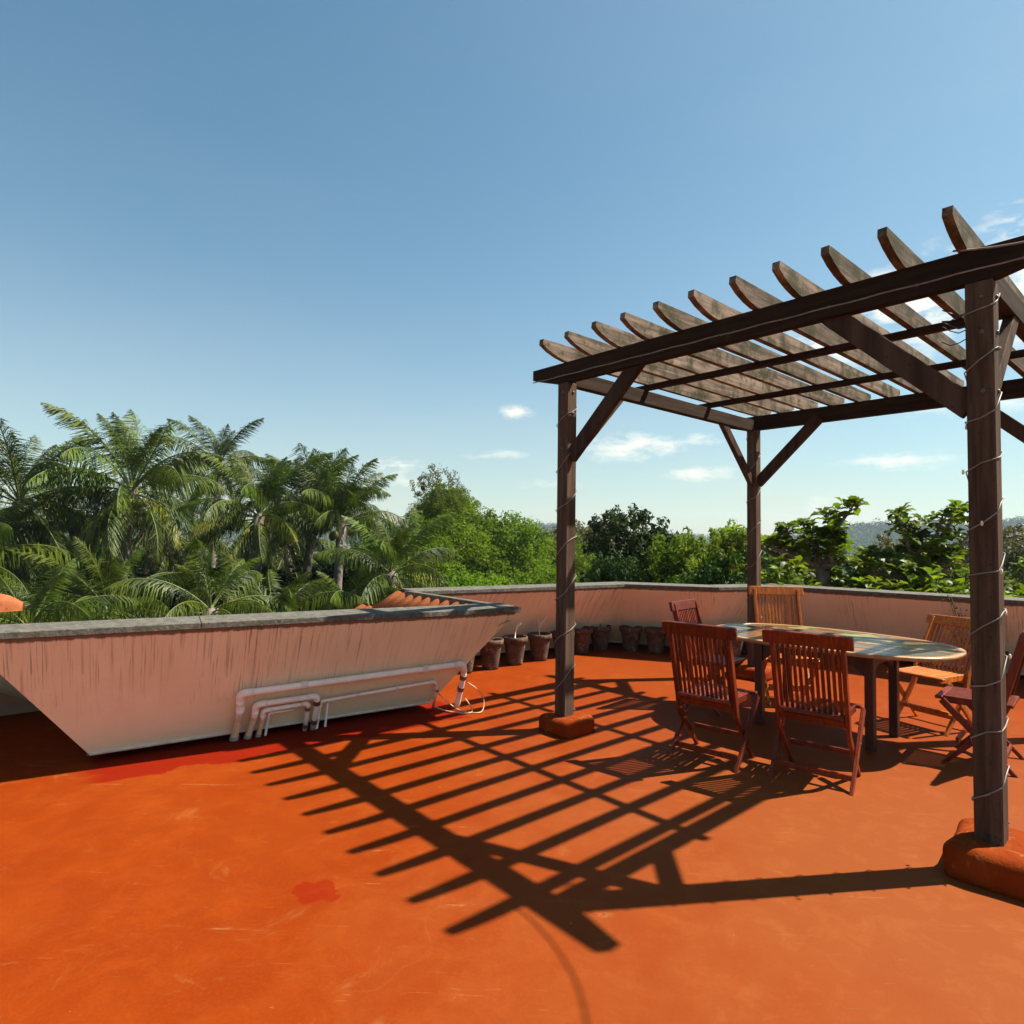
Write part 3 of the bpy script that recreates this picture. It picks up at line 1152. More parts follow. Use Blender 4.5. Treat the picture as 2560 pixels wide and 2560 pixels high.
# ------------------------------------------------------------------ table
TU, TV, TA, TB, TZ = 1.31, 1.655, .93, .60, .735
tb = thing('dining_table', 'oval varnished plank table with mottled painted-in reflections on top surrounded by folding chairs', 'table', W(TU, TV, 0), TH)


def superell(a, b, k, p=2.5, N_=64):
    th = 2 * math.pi * k / N_
    c_, s_ = math.cos(th), math.sin(th)
    return (a * math.copysign(abs(c_) ** (2 / p), c_), b * math.copysign(abs(s_) ** (2 / p), s_))


def mat_top():  # sky reflections and sunlit patches are painted into the mottled plank colour
    m, nt, b_, out = new_mat('varnished_plank_painted_reflections')
    N = NT(nt)
    info = N.node('ShaderNodeObjectInfo')
    v = N.coord('Object', (1.2, 6, 1))
    v3 = N.coord('Object', (1, 1.3, 1))
    n1 = N.noise(v, 2.2, 6, .7, .6)
    n2 = N.noise(v3, 2.6, 3, .5, .3)
    c = N.mix(N.ramp(n1, .35, .65), (.12, .050, .018), (.21, .115, .05))
    c = N.mix(N.math('MULTIPLY', N.ramp(n2, .48, .60), .8), c, (.09, .12, .09))  # grey-teal patches stand in for reflected sky
    c = N.mix(N.math('MULTIPLY', N.ramp(N.noise(N.coord('Object', (1, 1, 1), (4, 4, 0)), 3.1, 3, .5), .55, .63), .8), c, (.30, .11, .02))  # orange patches colour in the sunlit wood
    c = N.mix(N.math('MULTIPLY', N.ramp(N.noise(N.coord('Object', (1, 1, 1), (9, 1, 0)), 4.1, 3, .5), .57, .63), .7), c, (.34, .34, .08))
    N.l.new(c, b_.inputs['Base Color'])
    b_.inputs['Roughness'].default_value = .2
    b_.inputs['Specular IOR Level'].default_value = .6
    N.bump(n1, .1, .004, b_)
    return m


M_top = mat_top()
M_rim = mat_wood('pale_varnished_rim', (.34, .19, .09), (.24, .12, .05), None, 0, rough=.35, spec=.4)
NE = 64
rim_o = [superell(TA, TB, k) for k in range(NE)]
rim_i = [superell(TA - .05, TB - .05, k) for k in range(NE)]
vs = []
for (xo, yo), (xi, yi) in zip(rim_o, rim_i):
    vs += [(xi, yi, TZ), (xo * .995, yo * .995, TZ), (xo, yo, TZ - .006), (xo, yo, TZ - .026), (xi, yi, TZ - .026)]
fs = []
for k in range(NE):
    p, q = k * 5, ((k + 1) % NE) * 5
    for j in range(5):
        fs.append((p + j, p + (j + 1) % 5, q + (j + 1) % 5, q + j))
link('table_rim', np_mesh('table_rim', vs, fs, M_rim), tb)
# planks: cross the oval, in three leaves along its length
def clip_half(y):
    """half length of the inner oval at height y"""
    a_, b__ = TA - .052, TB - .052
    s_ = min(.999, abs(y) / b__)
    return a_ * (1 - s_ ** 2.5) ** (1 / 2.5)


NP = 9
pw = 2 * (TB - .054) / NP
cuts = [-9, -.21, .21, 9]
for k in range(NP):
    y0 = -(TB - .054) + k * pw + .0015
    y1 = y0 + pw - .003
    for j in range(3):
        ys = np.linspace(y0, y1, 7)
        left = [(max(-clip_half(y), cuts[j] + .002), y) for y in ys]
        right = [(min(clip_half(y), cuts[j + 1] - .002), y) for y in ys]
        if right[3][0] - left[3][0] < .02: continue
        poly = left + right[::-1]
        bm = bmesh.new()
        zt = TZ - .001 + .0008 * ((k * 7 + j * 3) % 3 - 1)
        tv = [bm.verts.new((x, y, zt)) for x, y in poly]
        bv = [bm.verts.new((x, y, TZ - .022)) for x, y in poly]
        bm.faces.new(tv)
        bm.faces.new(bv[::-1])
        for i in range(len(poly)):
            i2 = (i + 1) % len(poly)
            bm.faces.new((tv[i], tv[i2], bv[i2], bv[i]))
        bmesh.ops.recalc_face_normals(bm, faces=bm.faces)
        link('plank', bm_mesh('plank', bm, M_top), tb)
for su in (-1, 1):
    for sv in (-1, 1):
        bm = bmesh.new()
        add_box(bm, (su * .42, sv * .25, (TZ - .03) / 2), (.062, .062, TZ - .03), None, .005)
        link('leg', bm_mesh('leg', bm, M_tleg), tb)


def apron(a, b, depth=.10, drop=.085):
    """arched apron board between two legs, hanging brackets at each end"""
    a, b = Vector(a), Vector(b)
    d = b - a
    K = 16
    side = Vector((-d.y, d.x, 0)).normalized() * .011
    bm = bmesh.new()
    r0, r1 = [], []
    for k in range(K + 1):
        s = k / K
        e = min(s, 1 - s) * d.length
        low = TZ - .03 - depth - drop * max(0, 1 - e / .13) ** 1.5
        p = a.lerp(b, s)
        for sg, rr in ((-1, r0), (1, r1)):
            rr.append((bm.verts.new((p.x + side.x * sg, p.y + side.y * sg, TZ - .028)), bm.verts.new((p.x + side.x * sg, p.y + side.y * sg, low))))
    for k in range(K):
        bm.faces.new((r0[k][0], r0[k + 1][0], r0[k + 1][1], r0[k][1]))
        bm.faces.new((r1[k][0], r1[k][1], r1[k + 1][1], r1[k + 1][0]))
        bm.faces.new((r0[k][1], r0[k + 1][1], r1[k + 1][1], r1[k][1]))
    link('apron', bm_mesh('apron', bm, M_tleg), tb)


for s in (-1, 1):
    apron((-.39, s * .25, 0), (.39, s * .25, 0))
    apron((s * .42, -.22, 0), (s * .42, .22, 0))
link('sub_frame', box_me('sub_frame', (0, 0, TZ - .05), (1.2, .06, .04), M_tleg), tb)


# ------------------------------------------------------------------ pipes on the near parapet
def pipe(label, uvz, r, collars=(), dirty=0, name='water_pipe'):
    base = W(uvz[0][0], uvz[0][1], 0)
    t = thing(name, label, 'pipe', base, TH)
    P = [Vector((u - uvz[0][0], v - uvz[0][1], z)) for u, v, z in uvz]
    pts = round_path(P, r * 2.6, 4)
    link('pipe_run', tube_me('pipe_run', pts, r, M_pipe, 10), t)
    for i in range(1, len(P) - 1):       # elbow sleeves
        d1 = (P[i - 1] - P[i]).normalized()
        d2 = (P[i + 1] - P[i]).normalized()
        if d1.dot(d2) > -.8:
            q = round_path([P[i] + d1 * r * 3.4, P[i], P[i] + d2 * r * 3.4], r * 2.6, 4)
            link('elbow', tube_me('elbow', q, r * 1.17, M_pipe, 10), t)
    for (i, s, m_) in collars:
        c_ = P[i].lerp(P[i + 1], s)
        d = (P[i + 1] - P[i]).normalized()
        link('joint', tube_me('joint', [c_ - d * r * .9, c_ + d * r * .9], r * 1.22, m_, 10), t)
    if dirty:
        a_, b_ = P[0], P[1]
        link('stained_end', tube_me('stained_end', [a_.lerp(b_, .15), a_.lerp(b_, .92)], r * 1.03, M_pipe_d, 10), t)
    return t


pipe('longest and thickest white pipe running along the near pink parapet',
     [(-1.37, -2.05, 0), (-1.225, -2.06, .25), (-1.145, -2.09, .385), (-.845, -.36, .43), (-.885, -.32, .33), (-1.02, -.27, .10), (-1.06, -.26, 0)],
     .025, ((0, .08, M_clamp), (1, .1, M_pipe), (2, .25, M_pipe), (2, .8, M_pipe), (4, .1, M_clamp), (4, .6, M_clamp)), 1)
pipe('short thick white pipe bridge, outer one of the nested pair at the parapet foot',
     [(-1.355, -1.96, 0), (-1.225, -1.955, .20), (-1.185, -1.965, .28), (-1.115, -1.535, .29), (-1.165, -1.515, .18), (-1.26, -1.50, 0)],
     .022, ((0, .08, M_clamp), (3, .5, M_clamp), (4, .6, M_clamp)), 1)
pipe('inner white pipe bridge nested under the short thick one at the parapet foot',
     [(-1.345, -1.885, 0), (-1.235, -1.895, .17), (-1.20, -1.905, .225), (-1.155, -1.585, .235), (-1.195, -1.575, .15), (-1.265, -1.56, 0)],
     .017, ((0, .08, M_clamp), (3, .5, M_clamp), (4, .7, M_clamp)), 1)
pipe('thin white pipe bridge, innermost of the nested set',
     [(-1.335, -1.835, 0), (-1.23, -1.85, .19), (-1.205, -1.67, .192)], .009)
pipe('medium white pipe running right from the nested set to the cable at the wall end',
     [(-1.26, -1.47, 0), (-1.145, -1.49, .235), (-.985, -.55, .283), (-1.04, -.49, .19), (-1.15, -.45, .02)],
     .013, ((1, .3, M_pipe), (1, .65, M_pipe), (2, .97, M_clamp),))
pipe('short thin upright white pipe stub standing right of the nested pipes',
     [(-1.262, -1.395, 0), (-1.165, -1.425, .205)], .009)
t = thing('cable', 'pale cable looped on the floor at the right end of the parapet pipes', 'cable', W(-1.1, -.45, 0), TH)
cp = [(-1.05, -.50, .19), (-1.0, -.40, .08), (-.93, -.33, .012), (-.80, -.26, .008), (-.78, -.20, .008), (-.80, -.16, .05), (-.82, -.15, .13), (-.86, -.20, .20), (-.89, -.27, .25)]
link('cable_loop', tube_me('cable_loop', round_path([(u + 1.1, v + .45, z) for u, v, z in cp], .06, 4), .005, M_pipe_d, 6), t)
cp = [(-1.12, -.44, .02), (-.98, -.42, .012), (-.86, -.34, .008), (-.82, -.28, .008), (-.88, -.22, .02), (-.95, -.25, .10)]
link('cable_loop', tube_me('cable_loop', round_path([(u + 1.1, v + .45, z) for u, v, z in cp], .06, 4), .005, M_pipe_d, 6), t)


# ------------------------------------------------------------------ pots
def pot(u, v, h, r, label, plant=None, seed=0):
    t = thing('flower_pot', label, 'flower pot', W(u, v, 0), TH + seed, 'clay pots along the parapets')
    prof = [(0, 0), (r * .60, 0), (r * .64, h * .08), (r * .86, h * .76), (r * .88, h * .80), (r * 1.0, h * .81), (r * 1.03, h * .90), (r * 1.02, h * .99), (r * .98, h), (r * .90, h * .985), (r * .86, h * .86)]
    link('pot_body', lathe_me('pot_body', prof, M_pot, 22, .012, seed), t)
    link('soil', lathe_me('soil', [(r * .87, h * .88), (r * .5, h * .91), (0, h * .92)], M_soil, 16, .03, seed), t)
    r_ = random.Random(seed + 50)
    if plant == 'twig':
        st = thing_part = []
        vs, fs = [], []
        for k in range(5):
            a = r_.uniform(0, 6.28)
            l_ = r_.uniform(.10, .2)
            pts = [Vector((0, 0, h * .9)), Vector((.01, 0, h * .9 + .08)), Vector((math.cos(a) * .04, math.sin(a) * .04, h * .9 + .08 + l_ * .5)), Vector((math.cos(a) * .09, math.sin(a) * .09, h * .9 + .05 + l_))]
            v_, f_ = tube_arrays(pts, [.006, .005, .004, .002], 5)
            fs += [tuple(i + len(vs) for i in f) for f in f_]
            vs += [tuple(x) for x in v_]
        link('dry_stem', np_mesh('dry_stem', vs, fs, M_pipe, True), t)
    if plant == 'leafy':
        vs, fs = [], []
        for k in range(4):
            a = r_.uniform(0, 6.28)
            pts = [Vector((0, 0, h * .9)), Vector((math.cos(a) * .03, math.sin(a) * .03, h + .14)), Vector((math.cos(a) * .08, math.sin(a) * .08, h + .30))]
            v_, f_ = tube_arrays(pts, [.005, .004, .002], 5)
            fs += [tuple(i + len(vs) for i in f) for f in f_]
            vs += [tuple(x) for x in v_]
        link('stem', np_mesh('stem', vs, fs, M_bark, True), t)
        lv, lf = [], []
        for k in range(46):
            c_ = np.array([r_.gauss(0, .06), r_.gauss(0, .06), h + r_.uniform(.05, .34)])
            d_ = np.array([r_.uniform(-1, 1), r_.uniform(-1, 1), r_.uniform(-.3, 1)])
            d_ /= np.linalg.norm(d_)
            s_ = np.cross(d_, [0.3, .2, 1]); s_ /= np.linalg.norm(s_)
            q = len(lv)
            lv += [c_, c_ + d_ * .025 + s_ * .012, c_ + d_ * .055, c_ + d_ * .025 - s_ * .012]
            lf.append((q, q + 1, q + 2, q + 3))
        link('leaves', np_mesh('leaves', lv, lf, M_leaf_dark), t)
    return t


PL = ['clay pot half hidden at the right end of the near parapet, leftmost of the row', 'second clay pot from the left in the row by the parapet',
      'third clay pot from the left with a bare white twig in it', 'fourth clay pot in the row, just left of the front left pergola post',
      'clay pot mostly hidden behind the front left pergola post', 'clay pot just right of the front left pergola post',
      'dark shaded clay pot with a leafy sprig near the corner of the parapet']
PV = [.70, 1.06, 1.45, 1.87, 2.26, 2.63, 3.02]
PK = [None, None, 'twig', 'twig', None, None, 'leafy']
for k in range(7):
    pot(-2.17 + .012 * ((k * 5) % 3 - 1), PV[k] - .03, .33 + .008 * ((k * 7) % 4 - 1.5), .155 + .006 * ((k * 3) % 3 - 1), PL[k], PK[k], k)
PL2 = [('shaded clay pot right of the leafy one, first under the bent parapet', -1.88, 3.27), ('shaded clay pot, second under the bent parapet', -1.58, 3.42),
       ('shaded clay pot, third under the bent parapet', -1.28, 3.57), ('shaded clay pot, fourth under the bent parapet, left of the striped chair', -.98, 3.74),
       ('shaded clay pot close behind the striped chair', -.80, 4.02), ('shaded clay pot furthest back, behind the striped chair', -.78, 4.38)]
for k, (lab, u, v) in enumerate(PL2):
    pot(u, v, .33, .155, lab, None, 20 + k)
for k, (lab, u, v) in enumerate([('shaded pot with a dry bushy plant by the long parapet behind the reclining chair', 1.75, 4.93), ('shaded pot under the long parapet right of the near right post', 2.45, 5.0)]):
    pot(u, v, .34, .16, lab, 'leafy' if k == 0 else None, 40 + k)
# dry shrub leaning on the long parapet behind the reclining chair
t = thing('dry_shrub', 'thin dry brownish shrub against the parapet left of the near right post', 'shrub', W(1.58, 4.72, 0), TH)
r_ = random.Random(9)
vs, fs, lv, lf = [], [], [], []
for k in range(14):
    a = r_.uniform(0, 6.28)
    hgt = r_.uniform(.55, .95)
    rr = r_.uniform(.08, .26)
    pts = [Vector((0, 0, 0)), Vector((math.cos(a) * rr * .3, math.sin(a) * rr * .2, hgt * .5)), Vector((math.cos(a) * rr, math.sin(a) * rr * .5, hgt))]
    v_, f_ = tube_arrays(pts, [.006, .004, .002], 4)
    fs += [tuple(i + len(vs) for i in f) for f in f_]
    vs += [tuple(x) for x in v_]
    for j in range(14):
        s = r_.uniform(.45, 1.05)
        c_ = np.array(pts[1].lerp(pts[2], (s - .4) * 1.6)) + np.array([r_.gauss(0, .03)] * 3)
        d_ = np.array([r_.uniform(-1, 1), r_.uniform(-1, 1), r_.uniform(-.3, 1)])
        d_ /= np.linalg.norm(d_)
        s_ = np.cross(d_, [0.3, .2, 1]); s_ /= np.linalg.norm(s_)
        q = len(lv)
        lv += [c_, c_ + d_ * .02 + s_ * .01, c_ + d_ * .045, c_ + d_ * .02 - s_ * .01]
        lf.append((q, q + 1, q + 2, q + 3))
link('stems', np_mesh('stems', vs, fs, M_bark, True), t)
link('leaves', np_mesh('leaves', lv, lf, M_leaf_olive), t)


# ------------------------------------------------------------------ coconut palms
def frond_mesh(el0, length, seed, mat, droop=1.0, nl=88, wl=.036):
    """frond growing from the origin towards +x with starting elevation el0 (degrees)"""
    r_ = np.random.RandomState(seed)
    S = 14
    e = R(el0)
    pts = [np.zeros(3)]
    ang = e
    for k in range(S):
        ang -= droop * (0.035 + 0.085 * (k / S)) * (1.0 if el0 > -30 else .4) * (0.45 + .9 * math.cos(max(-1.2, min(1.4, ang))))
        step = length / S
        pts.append(pts[-1] + step * np.array([math.cos(ang), .03 * math.sin(k * .5 + seed), math.sin(ang)]))
    P = np.array(pts)
    v_, f_ = tube_arrays([Vector(p) for p in P], [.035 * (1 - .85 * i / S) + .004 for i in range(S + 1)], 4)
    V = [tuple(x) for x in v_]
    F = list(f_)
    nr = len(F)
    for side in (-1, 1):
        for k in range(nl):
            s = .16 + .84 * (k + r_.uniform(0, .6)) / nl
            s = min(s, .995)
            f = s * S
            i = min(int(f), S - 1)
            p = P[i] * (1 - (f - i)) + P[i + 1] * (f - i)
            T = P[i + 1] - P[i]
            T /= np.linalg.norm(T)
            side_v = np.array([0, side, 0]) * 1.0
            up = np.cross(T, np.array([0, 1, 0])) * -1
            if up[2] < 0: up = -up
            ll = length * .285 * math.sin(math.pi * min(1, .18 + .80 * s)) ** .7 * (1 if s < .9 else .75) * r_.uniform(.85, 1.1)
            d = side_v * (.62 if el0 < 60 else .42) + T * ((.62 if el0 < 60 else 1.05) + .35 * s) + up * .16
            d += r_.normal(0, .20, 3)
            d /= np.linalg.norm(d)
            g1 = d + np.array([0, 0, -.75 if el0 < 60 else -.25])
            g1 /= np.linalg.norm(g1)
            g2 = d + np.array([0, 0, -3.2 if el0 < 60 else -1.0])
            g2 /= np.linalg.norm(g2)
            wv = np.cross(d, side_v + up)
            wv = T * .9 + wv * .1
            wv /= np.linalg.norm(wv)
            a0 = p
            a1 = p + g1 * ll * .5
            a2 = a1 + g2 * ll * .5
            w0, w1 = wl * .55, wl
            q = len(V)
            V += [tuple(a0 - wv * w0 / 2), tuple(a0 + wv * w0 / 2), tuple(a1 - wv * w1 / 2), tuple(a1 + wv * w1 / 2), tuple(a2 - wv * .006), tuple(a2 + wv * .006)]
            F += [(q, q + 1, q + 3, q + 2), (q + 2, q + 3, q + 5, q + 4)]
    me = np_mesh('frond', V, F, [mat, M_rachis])
    mi = np.zeros(len(F), dtype=np.int32)
    mi[:nr] = 1
    me.polygons.foreach_set('material_index', mi)
    return me


ELS = [82, 66, 50, 34, 16, -4, -28, -50]
FR = {}
for e_ in ELS:
    for s_ in range(2):
        FR[(e_, s_, 'g')] = frond_mesh(e_, 3.7 if e_ > 30 else 3.5, 10 * s_ + abs(e_), M_palm, .75 if e_ > 60 else 1.05)
for e_ in (50, 34, 16, -4, -28, -50):
    FR[(e_, 0, 'y')] = frond_mesh(e_, 3.2, 77 + abs(e_), M_palm_y, 1.15, 80, .040)
for e_ in (-28, -50):
    FR[(e_, 0, 'd')] = frond_mesh(e_, 2.8, 99 + abs(e_), M_palm_d, 1.0, 34, .05)
nutm = mat_noise('young_coconut', ((.22, .20, .03), (.14, .15, .03)), 3, .4, 0)
NUT = lathe_me('coconut', [(0, -.13), (.07, -.11), (.11, -.03), (.11, .05), (.06, .12), (0, .14)], nutm, 8)

PALMS = [  # x, y, height of the heart, number of fronds, size, label
    (-13.39, 17, 2.8, 24, 1.0, 'tall coconut palm at the left edge, its crown cut by the frame'),
    (-10.97, 18, 3.25, 27, 1.05, 'tallest coconut palm, second from the left with an upright spear of fronds'),
    (-12.69, 27, 4.95, 20, 1.0, 'coconut palm set further back, its small crown showing right of the tallest palm'),
    (-7.68, 19, 2.2, 25, .95, 'coconut palm in the middle of the grove, level with the far crown'),
    (-6.62, 21, 2.5, 18, .95, 'coconut palm with stiff upright fronds, left one of the right-hand pair'),
    (-5.44, 20, 2.05, 18, .9, 'coconut palm with dark upright fan of fronds, right one of the right-hand pair'),
    (-3.43, 18, .95, 20, .85, 'low coconut palm at the right end of the grove over the tiled roof'),
    (-9.92, 13, .0, 20, .8, 'low coconut palm right behind the left end of the grey coping'),
    (-9.63, 15, .2, 20, .85, 'low palm with yellowing fronds under the tallest palm'),
    (-6.91, 14.5, .25, 20, .8, 'low palm with bright yellow hanging fronds in the middle of the parapet'),
    (-6.0, 16, -.1, 18, .85, 'low shaded palm behind the middle right of the near parapet'),
    (-4.44, 17.5, -.25, 18, .8, 'low palm with yellow-green tips just left of the tiled roof'),
    (-13.4, 15, 1.2, 22, 1.0, 'coconut palm mostly outside the left edge of the frame'),
    (-11.77, 22, 2.05, 20, .95, 'coconut palm behind the gap between the two tallest crowns'),
    (-14.69, 21, 1.6, 20, 1.0, 'coconut palm behind the leftmost crown'),
    (-8.6, 24, 1.6, 18, .95, 'coconut palm in the back row at the centre of the grove'),
]
YEL = {8: 6, 9: 11, 11: 7, 1: 1, 3: 2, 7: 4, 10: 5, 0: 1, 6: 1}
for pi_, (x, y, hz_, nf_, sc_, lab) in enumerate(PALMS):
    r_ = random.Random(100 + pi_)
    t = thing('coconut_palm', lab, 'palm tree', (x, y, GZ), r_.uniform(0, 6.28), 'coconut palms beyond the parapet')
    hz_ -= .45 if pi_ not in (3, 4, 5) else .05
    sc_ *= .93
    hgt = hz_ - GZ
    lean = (r_.uniform(-.6, .6), r_.uniform(-.6, .6))
    pts = [Vector((lean[0] * (k / 7) ** 2 - lean[0], lean[1] * (k / 7) ** 2 - lean[1], hgt * k / 7)) for k in range(8)]
    link('trunk', tube_me('trunk', pts, [.24, .19, .17, .16, .15, .14, .14, .16], M_palmbark, 10), t)
    ny = YEL.get(pi_, 0)
    upright = pi_ in (4, 5)
    nf_ = int(nf_ * 1.45)
    for k in range(nf_):
        f = k / (nf_ - 1)
        el_ = 86 - 150 * f ** 1.2 if not upright else 84 - 70 * f
        if hz_ < .3: el_ = 76 - 132 * f ** 1.1
        el_ += r_.uniform(-6, 6)
        e_ = min(ELS, key=lambda q: abs(q - el_))
        kind = 'g'
        if ny and f > .45 and r_.random() < ny / (nf_ * .5) and (e_, 0, 'y') in FR: kind = 'y'
        elif f > .88 and (e_, 0, 'd') in FR and r_.random() < .6: kind = 'd'
        me = FR[(e_, r_.randrange(2) if kind == 'g' else 0, kind)]
        o = link('frond', me, t, (0, 0, hgt - .25 * f), (r_.uniform(-.4, .4), r_.uniform(-.1, .1), k * 2.39996 + r_.uniform(-.25, .25)))
        s_ = sc_ * (r_.uniform(.74, .92) if f > .15 else r_.uniform(.66, .8)) * (1.0 if f > .12 else .8)
        o.scale = (s_,) * 3
    for k in range(5):
        a = r_.uniform(0, 6.28)
        link('coconut', NUT, t, (math.cos(a) * .28, math.sin(a) * .28, hgt - .35 - r_.uniform(0, .2)))


# ------------------------------------------------------------------ broadleaf trees
def leaf_cloud(centres, radii, n_per, size, rs, flat=.35, elong=1.6):
    """rhombic leaves scattered in clumps; returns verts, faces"""
    m = len(centres)
    C = np.repeat(np.asarray(centres), n_per, axis=0)
    Rr = np.repeat(np.asarray(radii), n_per)[:, None]
    N_ = len(C)
    d = rs.normal(0, 1, (N_, 3))
    d /= np.linalg.norm(d, axis=1)[:, None]
    rad = rs.uniform(.35, 1.0, (N_, 1)) ** .6
    P = C + d * rad * Rr
    nrm = d * .7 + rs.normal(0, .55, (N_, 3)) + np.array([0, 0, flat])
    nrm /= np.linalg.norm(nrm, axis=1)[:, None]
    t = np.cross(nrm, rs.normal(0, 1, (N_, 3)))
    t /= np.linalg.norm(t, axis=1)[:, None]
    s = np.cross(nrm, t)
    L_ = size * rs.uniform(.65, 1.25, (N_, 1))
    a = P - t * L_ * .5 * elong
    b = P + s * L_ * .38
    c = P + t * L_ * .5 * elong
    e = P - s * L_ * .38
    V = np.stack([a, b, c, e], 1).reshape(-1, 3)
    F = np.arange(N_ * 4).reshape(-1, 4)
    return V, F


def crown_points(rs, n_, rx, ry, rz, bumps=7, shell=.55):
    """clump centres on the uneven skin of a crown of a few merged lobes"""
    lobes = [(rs.uniform(-.45, .45) * rx, rs.uniform(-.45, .45) * ry, rs.uniform(-.35, .45) * rz, rs.uniform(.45, .72)) for _ in range(bumps)]
    out = []
    while len(out) < n_:
        lx, ly, lz, lr = lobes[rs.randint(len(lobes))]
        d = rs.normal(0, 1, 3)
        d /= np.linalg.norm(d)
        if d[2] < -.55: continue
        k = rs.uniform(shell, 1.0)
        out.append((lx + d[0] * rx * lr * k, ly + d[1] * ry * lr * k, lz + d[2] * rz * lr * k))
    return np.array(out)


def limbs(h0, tips, r0, seed, mat=M_bark):
    """trunk to h0 then limbs to the given points, one mesh"""
    r_ = random.Random(seed)
    V, F = [], []
    def put(pts, rr, sides=6):
        v_, f_ = tube_arrays(pts, rr, sides)
        F.extend(tuple(i + len(V) for i in f) for f in f_)
        V.extend(tuple(x) for x in v_)
    put([Vector((0, 0, 0)), Vector((.1 * r0, 0, h0 * .5)), Vector((0, 0, h0))], [r0 * 1.25, r0, r0 * .8], 9)
    for tp in tips:
        tp = Vector(tp)
        s = Vector((0, 0, h0 * r_.uniform(.75, 1)))
        m_ = s.lerp(tp, .5) + Vector((r_.uniform(-.1, .1), r_.uniform(-.1, .1), .12)) * (tp - s).length
        put([s, s.lerp(m_, .5), m_, m_.lerp(tp, .6), tp], [r0 * .5, r0 * .4, r0 * .3, r0 * .18, r0 * .08], 6)
    return np_mesh('trunk', V, F, mat, True)


CROWN = {}


def crown_mesh(key, seed, mat, n_cl, n_per, size, cl_r, shape=(1, 1, .8), bumps=7, shell=.55):
    if key not in CROWN:
        rs = np.random.RandomState(seed)
        C = crown_points(rs, n_cl, *shape, bumps=bumps, shell=shell)
        V, F = leaf_cloud(C, rs.uniform(cl_r * .6, cl_r * 1.3, n_cl), n_per, size, rs)
        CROWN[key] = (np_mesh('crown', V, F, mat), C)
    return CROWN[key]


def tree(x, y, top, rx, rz, key, label, cat='tree', group=None, name='leafy_tree', rot=0.0, ry=None, tips=6, r0=.2):
    """crown mesh is unit sized; top is the z of its highest point"""
    me, C = CROWN[key]
    zmax = C[:, 2].max() + .06
    t = thing(name, label, cat, (x, y, GZ), rot, group)
    zc = top - zmax * rz - GZ
    o = link('crown', me, t, (0, 0, zc), None, (rx, ry or rx, rz))
    rs = random.Random(int(x * 10 + y * 7))
    tp = [C[rs.randrange(len(C))] * np.array([rx, ry or rx, rz]) * .8 + np.array([0, 0, zc]) for _ in range(tips)]
    link('trunk', limbs(max(.5, zc - rz * .35), tp, r0, int(abs(x) * 31)), t)
    return t


crown_mesh('fine', 1, M_leaf_fine, 760, 50, .030, .10, (1, 1, .8), 12, .6)
crown_mesh('fine2', 2, M_leaf_fine, 760, 50, .030, .10, (1, 1, .8), 10, .6)
crown_mesh('dark', 3, M_leaf_dark, 800, 70, .042, .11, (1, 1, .85), 11, .55)
crown_mesh('bright', 4, M_leaf_br, 460, 44, .050, .11, (1, 1, .85), 9, .55)
crown_mesh('bright2', 5, M_leaf_br, 460, 44, .050, .11, (1, 1, .85), 8, .55)
crown_mesh('olive', 6, M_leaf_olive, 420, 44, .038, .11, (1, 1, .85), 8, .5)
crown_mesh('sparse', 7, M_leaf_olive, 150, 40, .034, .10, (1, 1, 1), 8, .2)
M_leaf_under = mat_leaf('shaded_undergrowth', (.008, .018, .004), (.016, .03, .006), .1, .7, .05, .8)  # leaf colour darkened to paint in the shade under the palm crowns
crown_mesh('under', 8, M_leaf_under, 420, 30, .055, .12, (1, 1, .8), 10, .5)

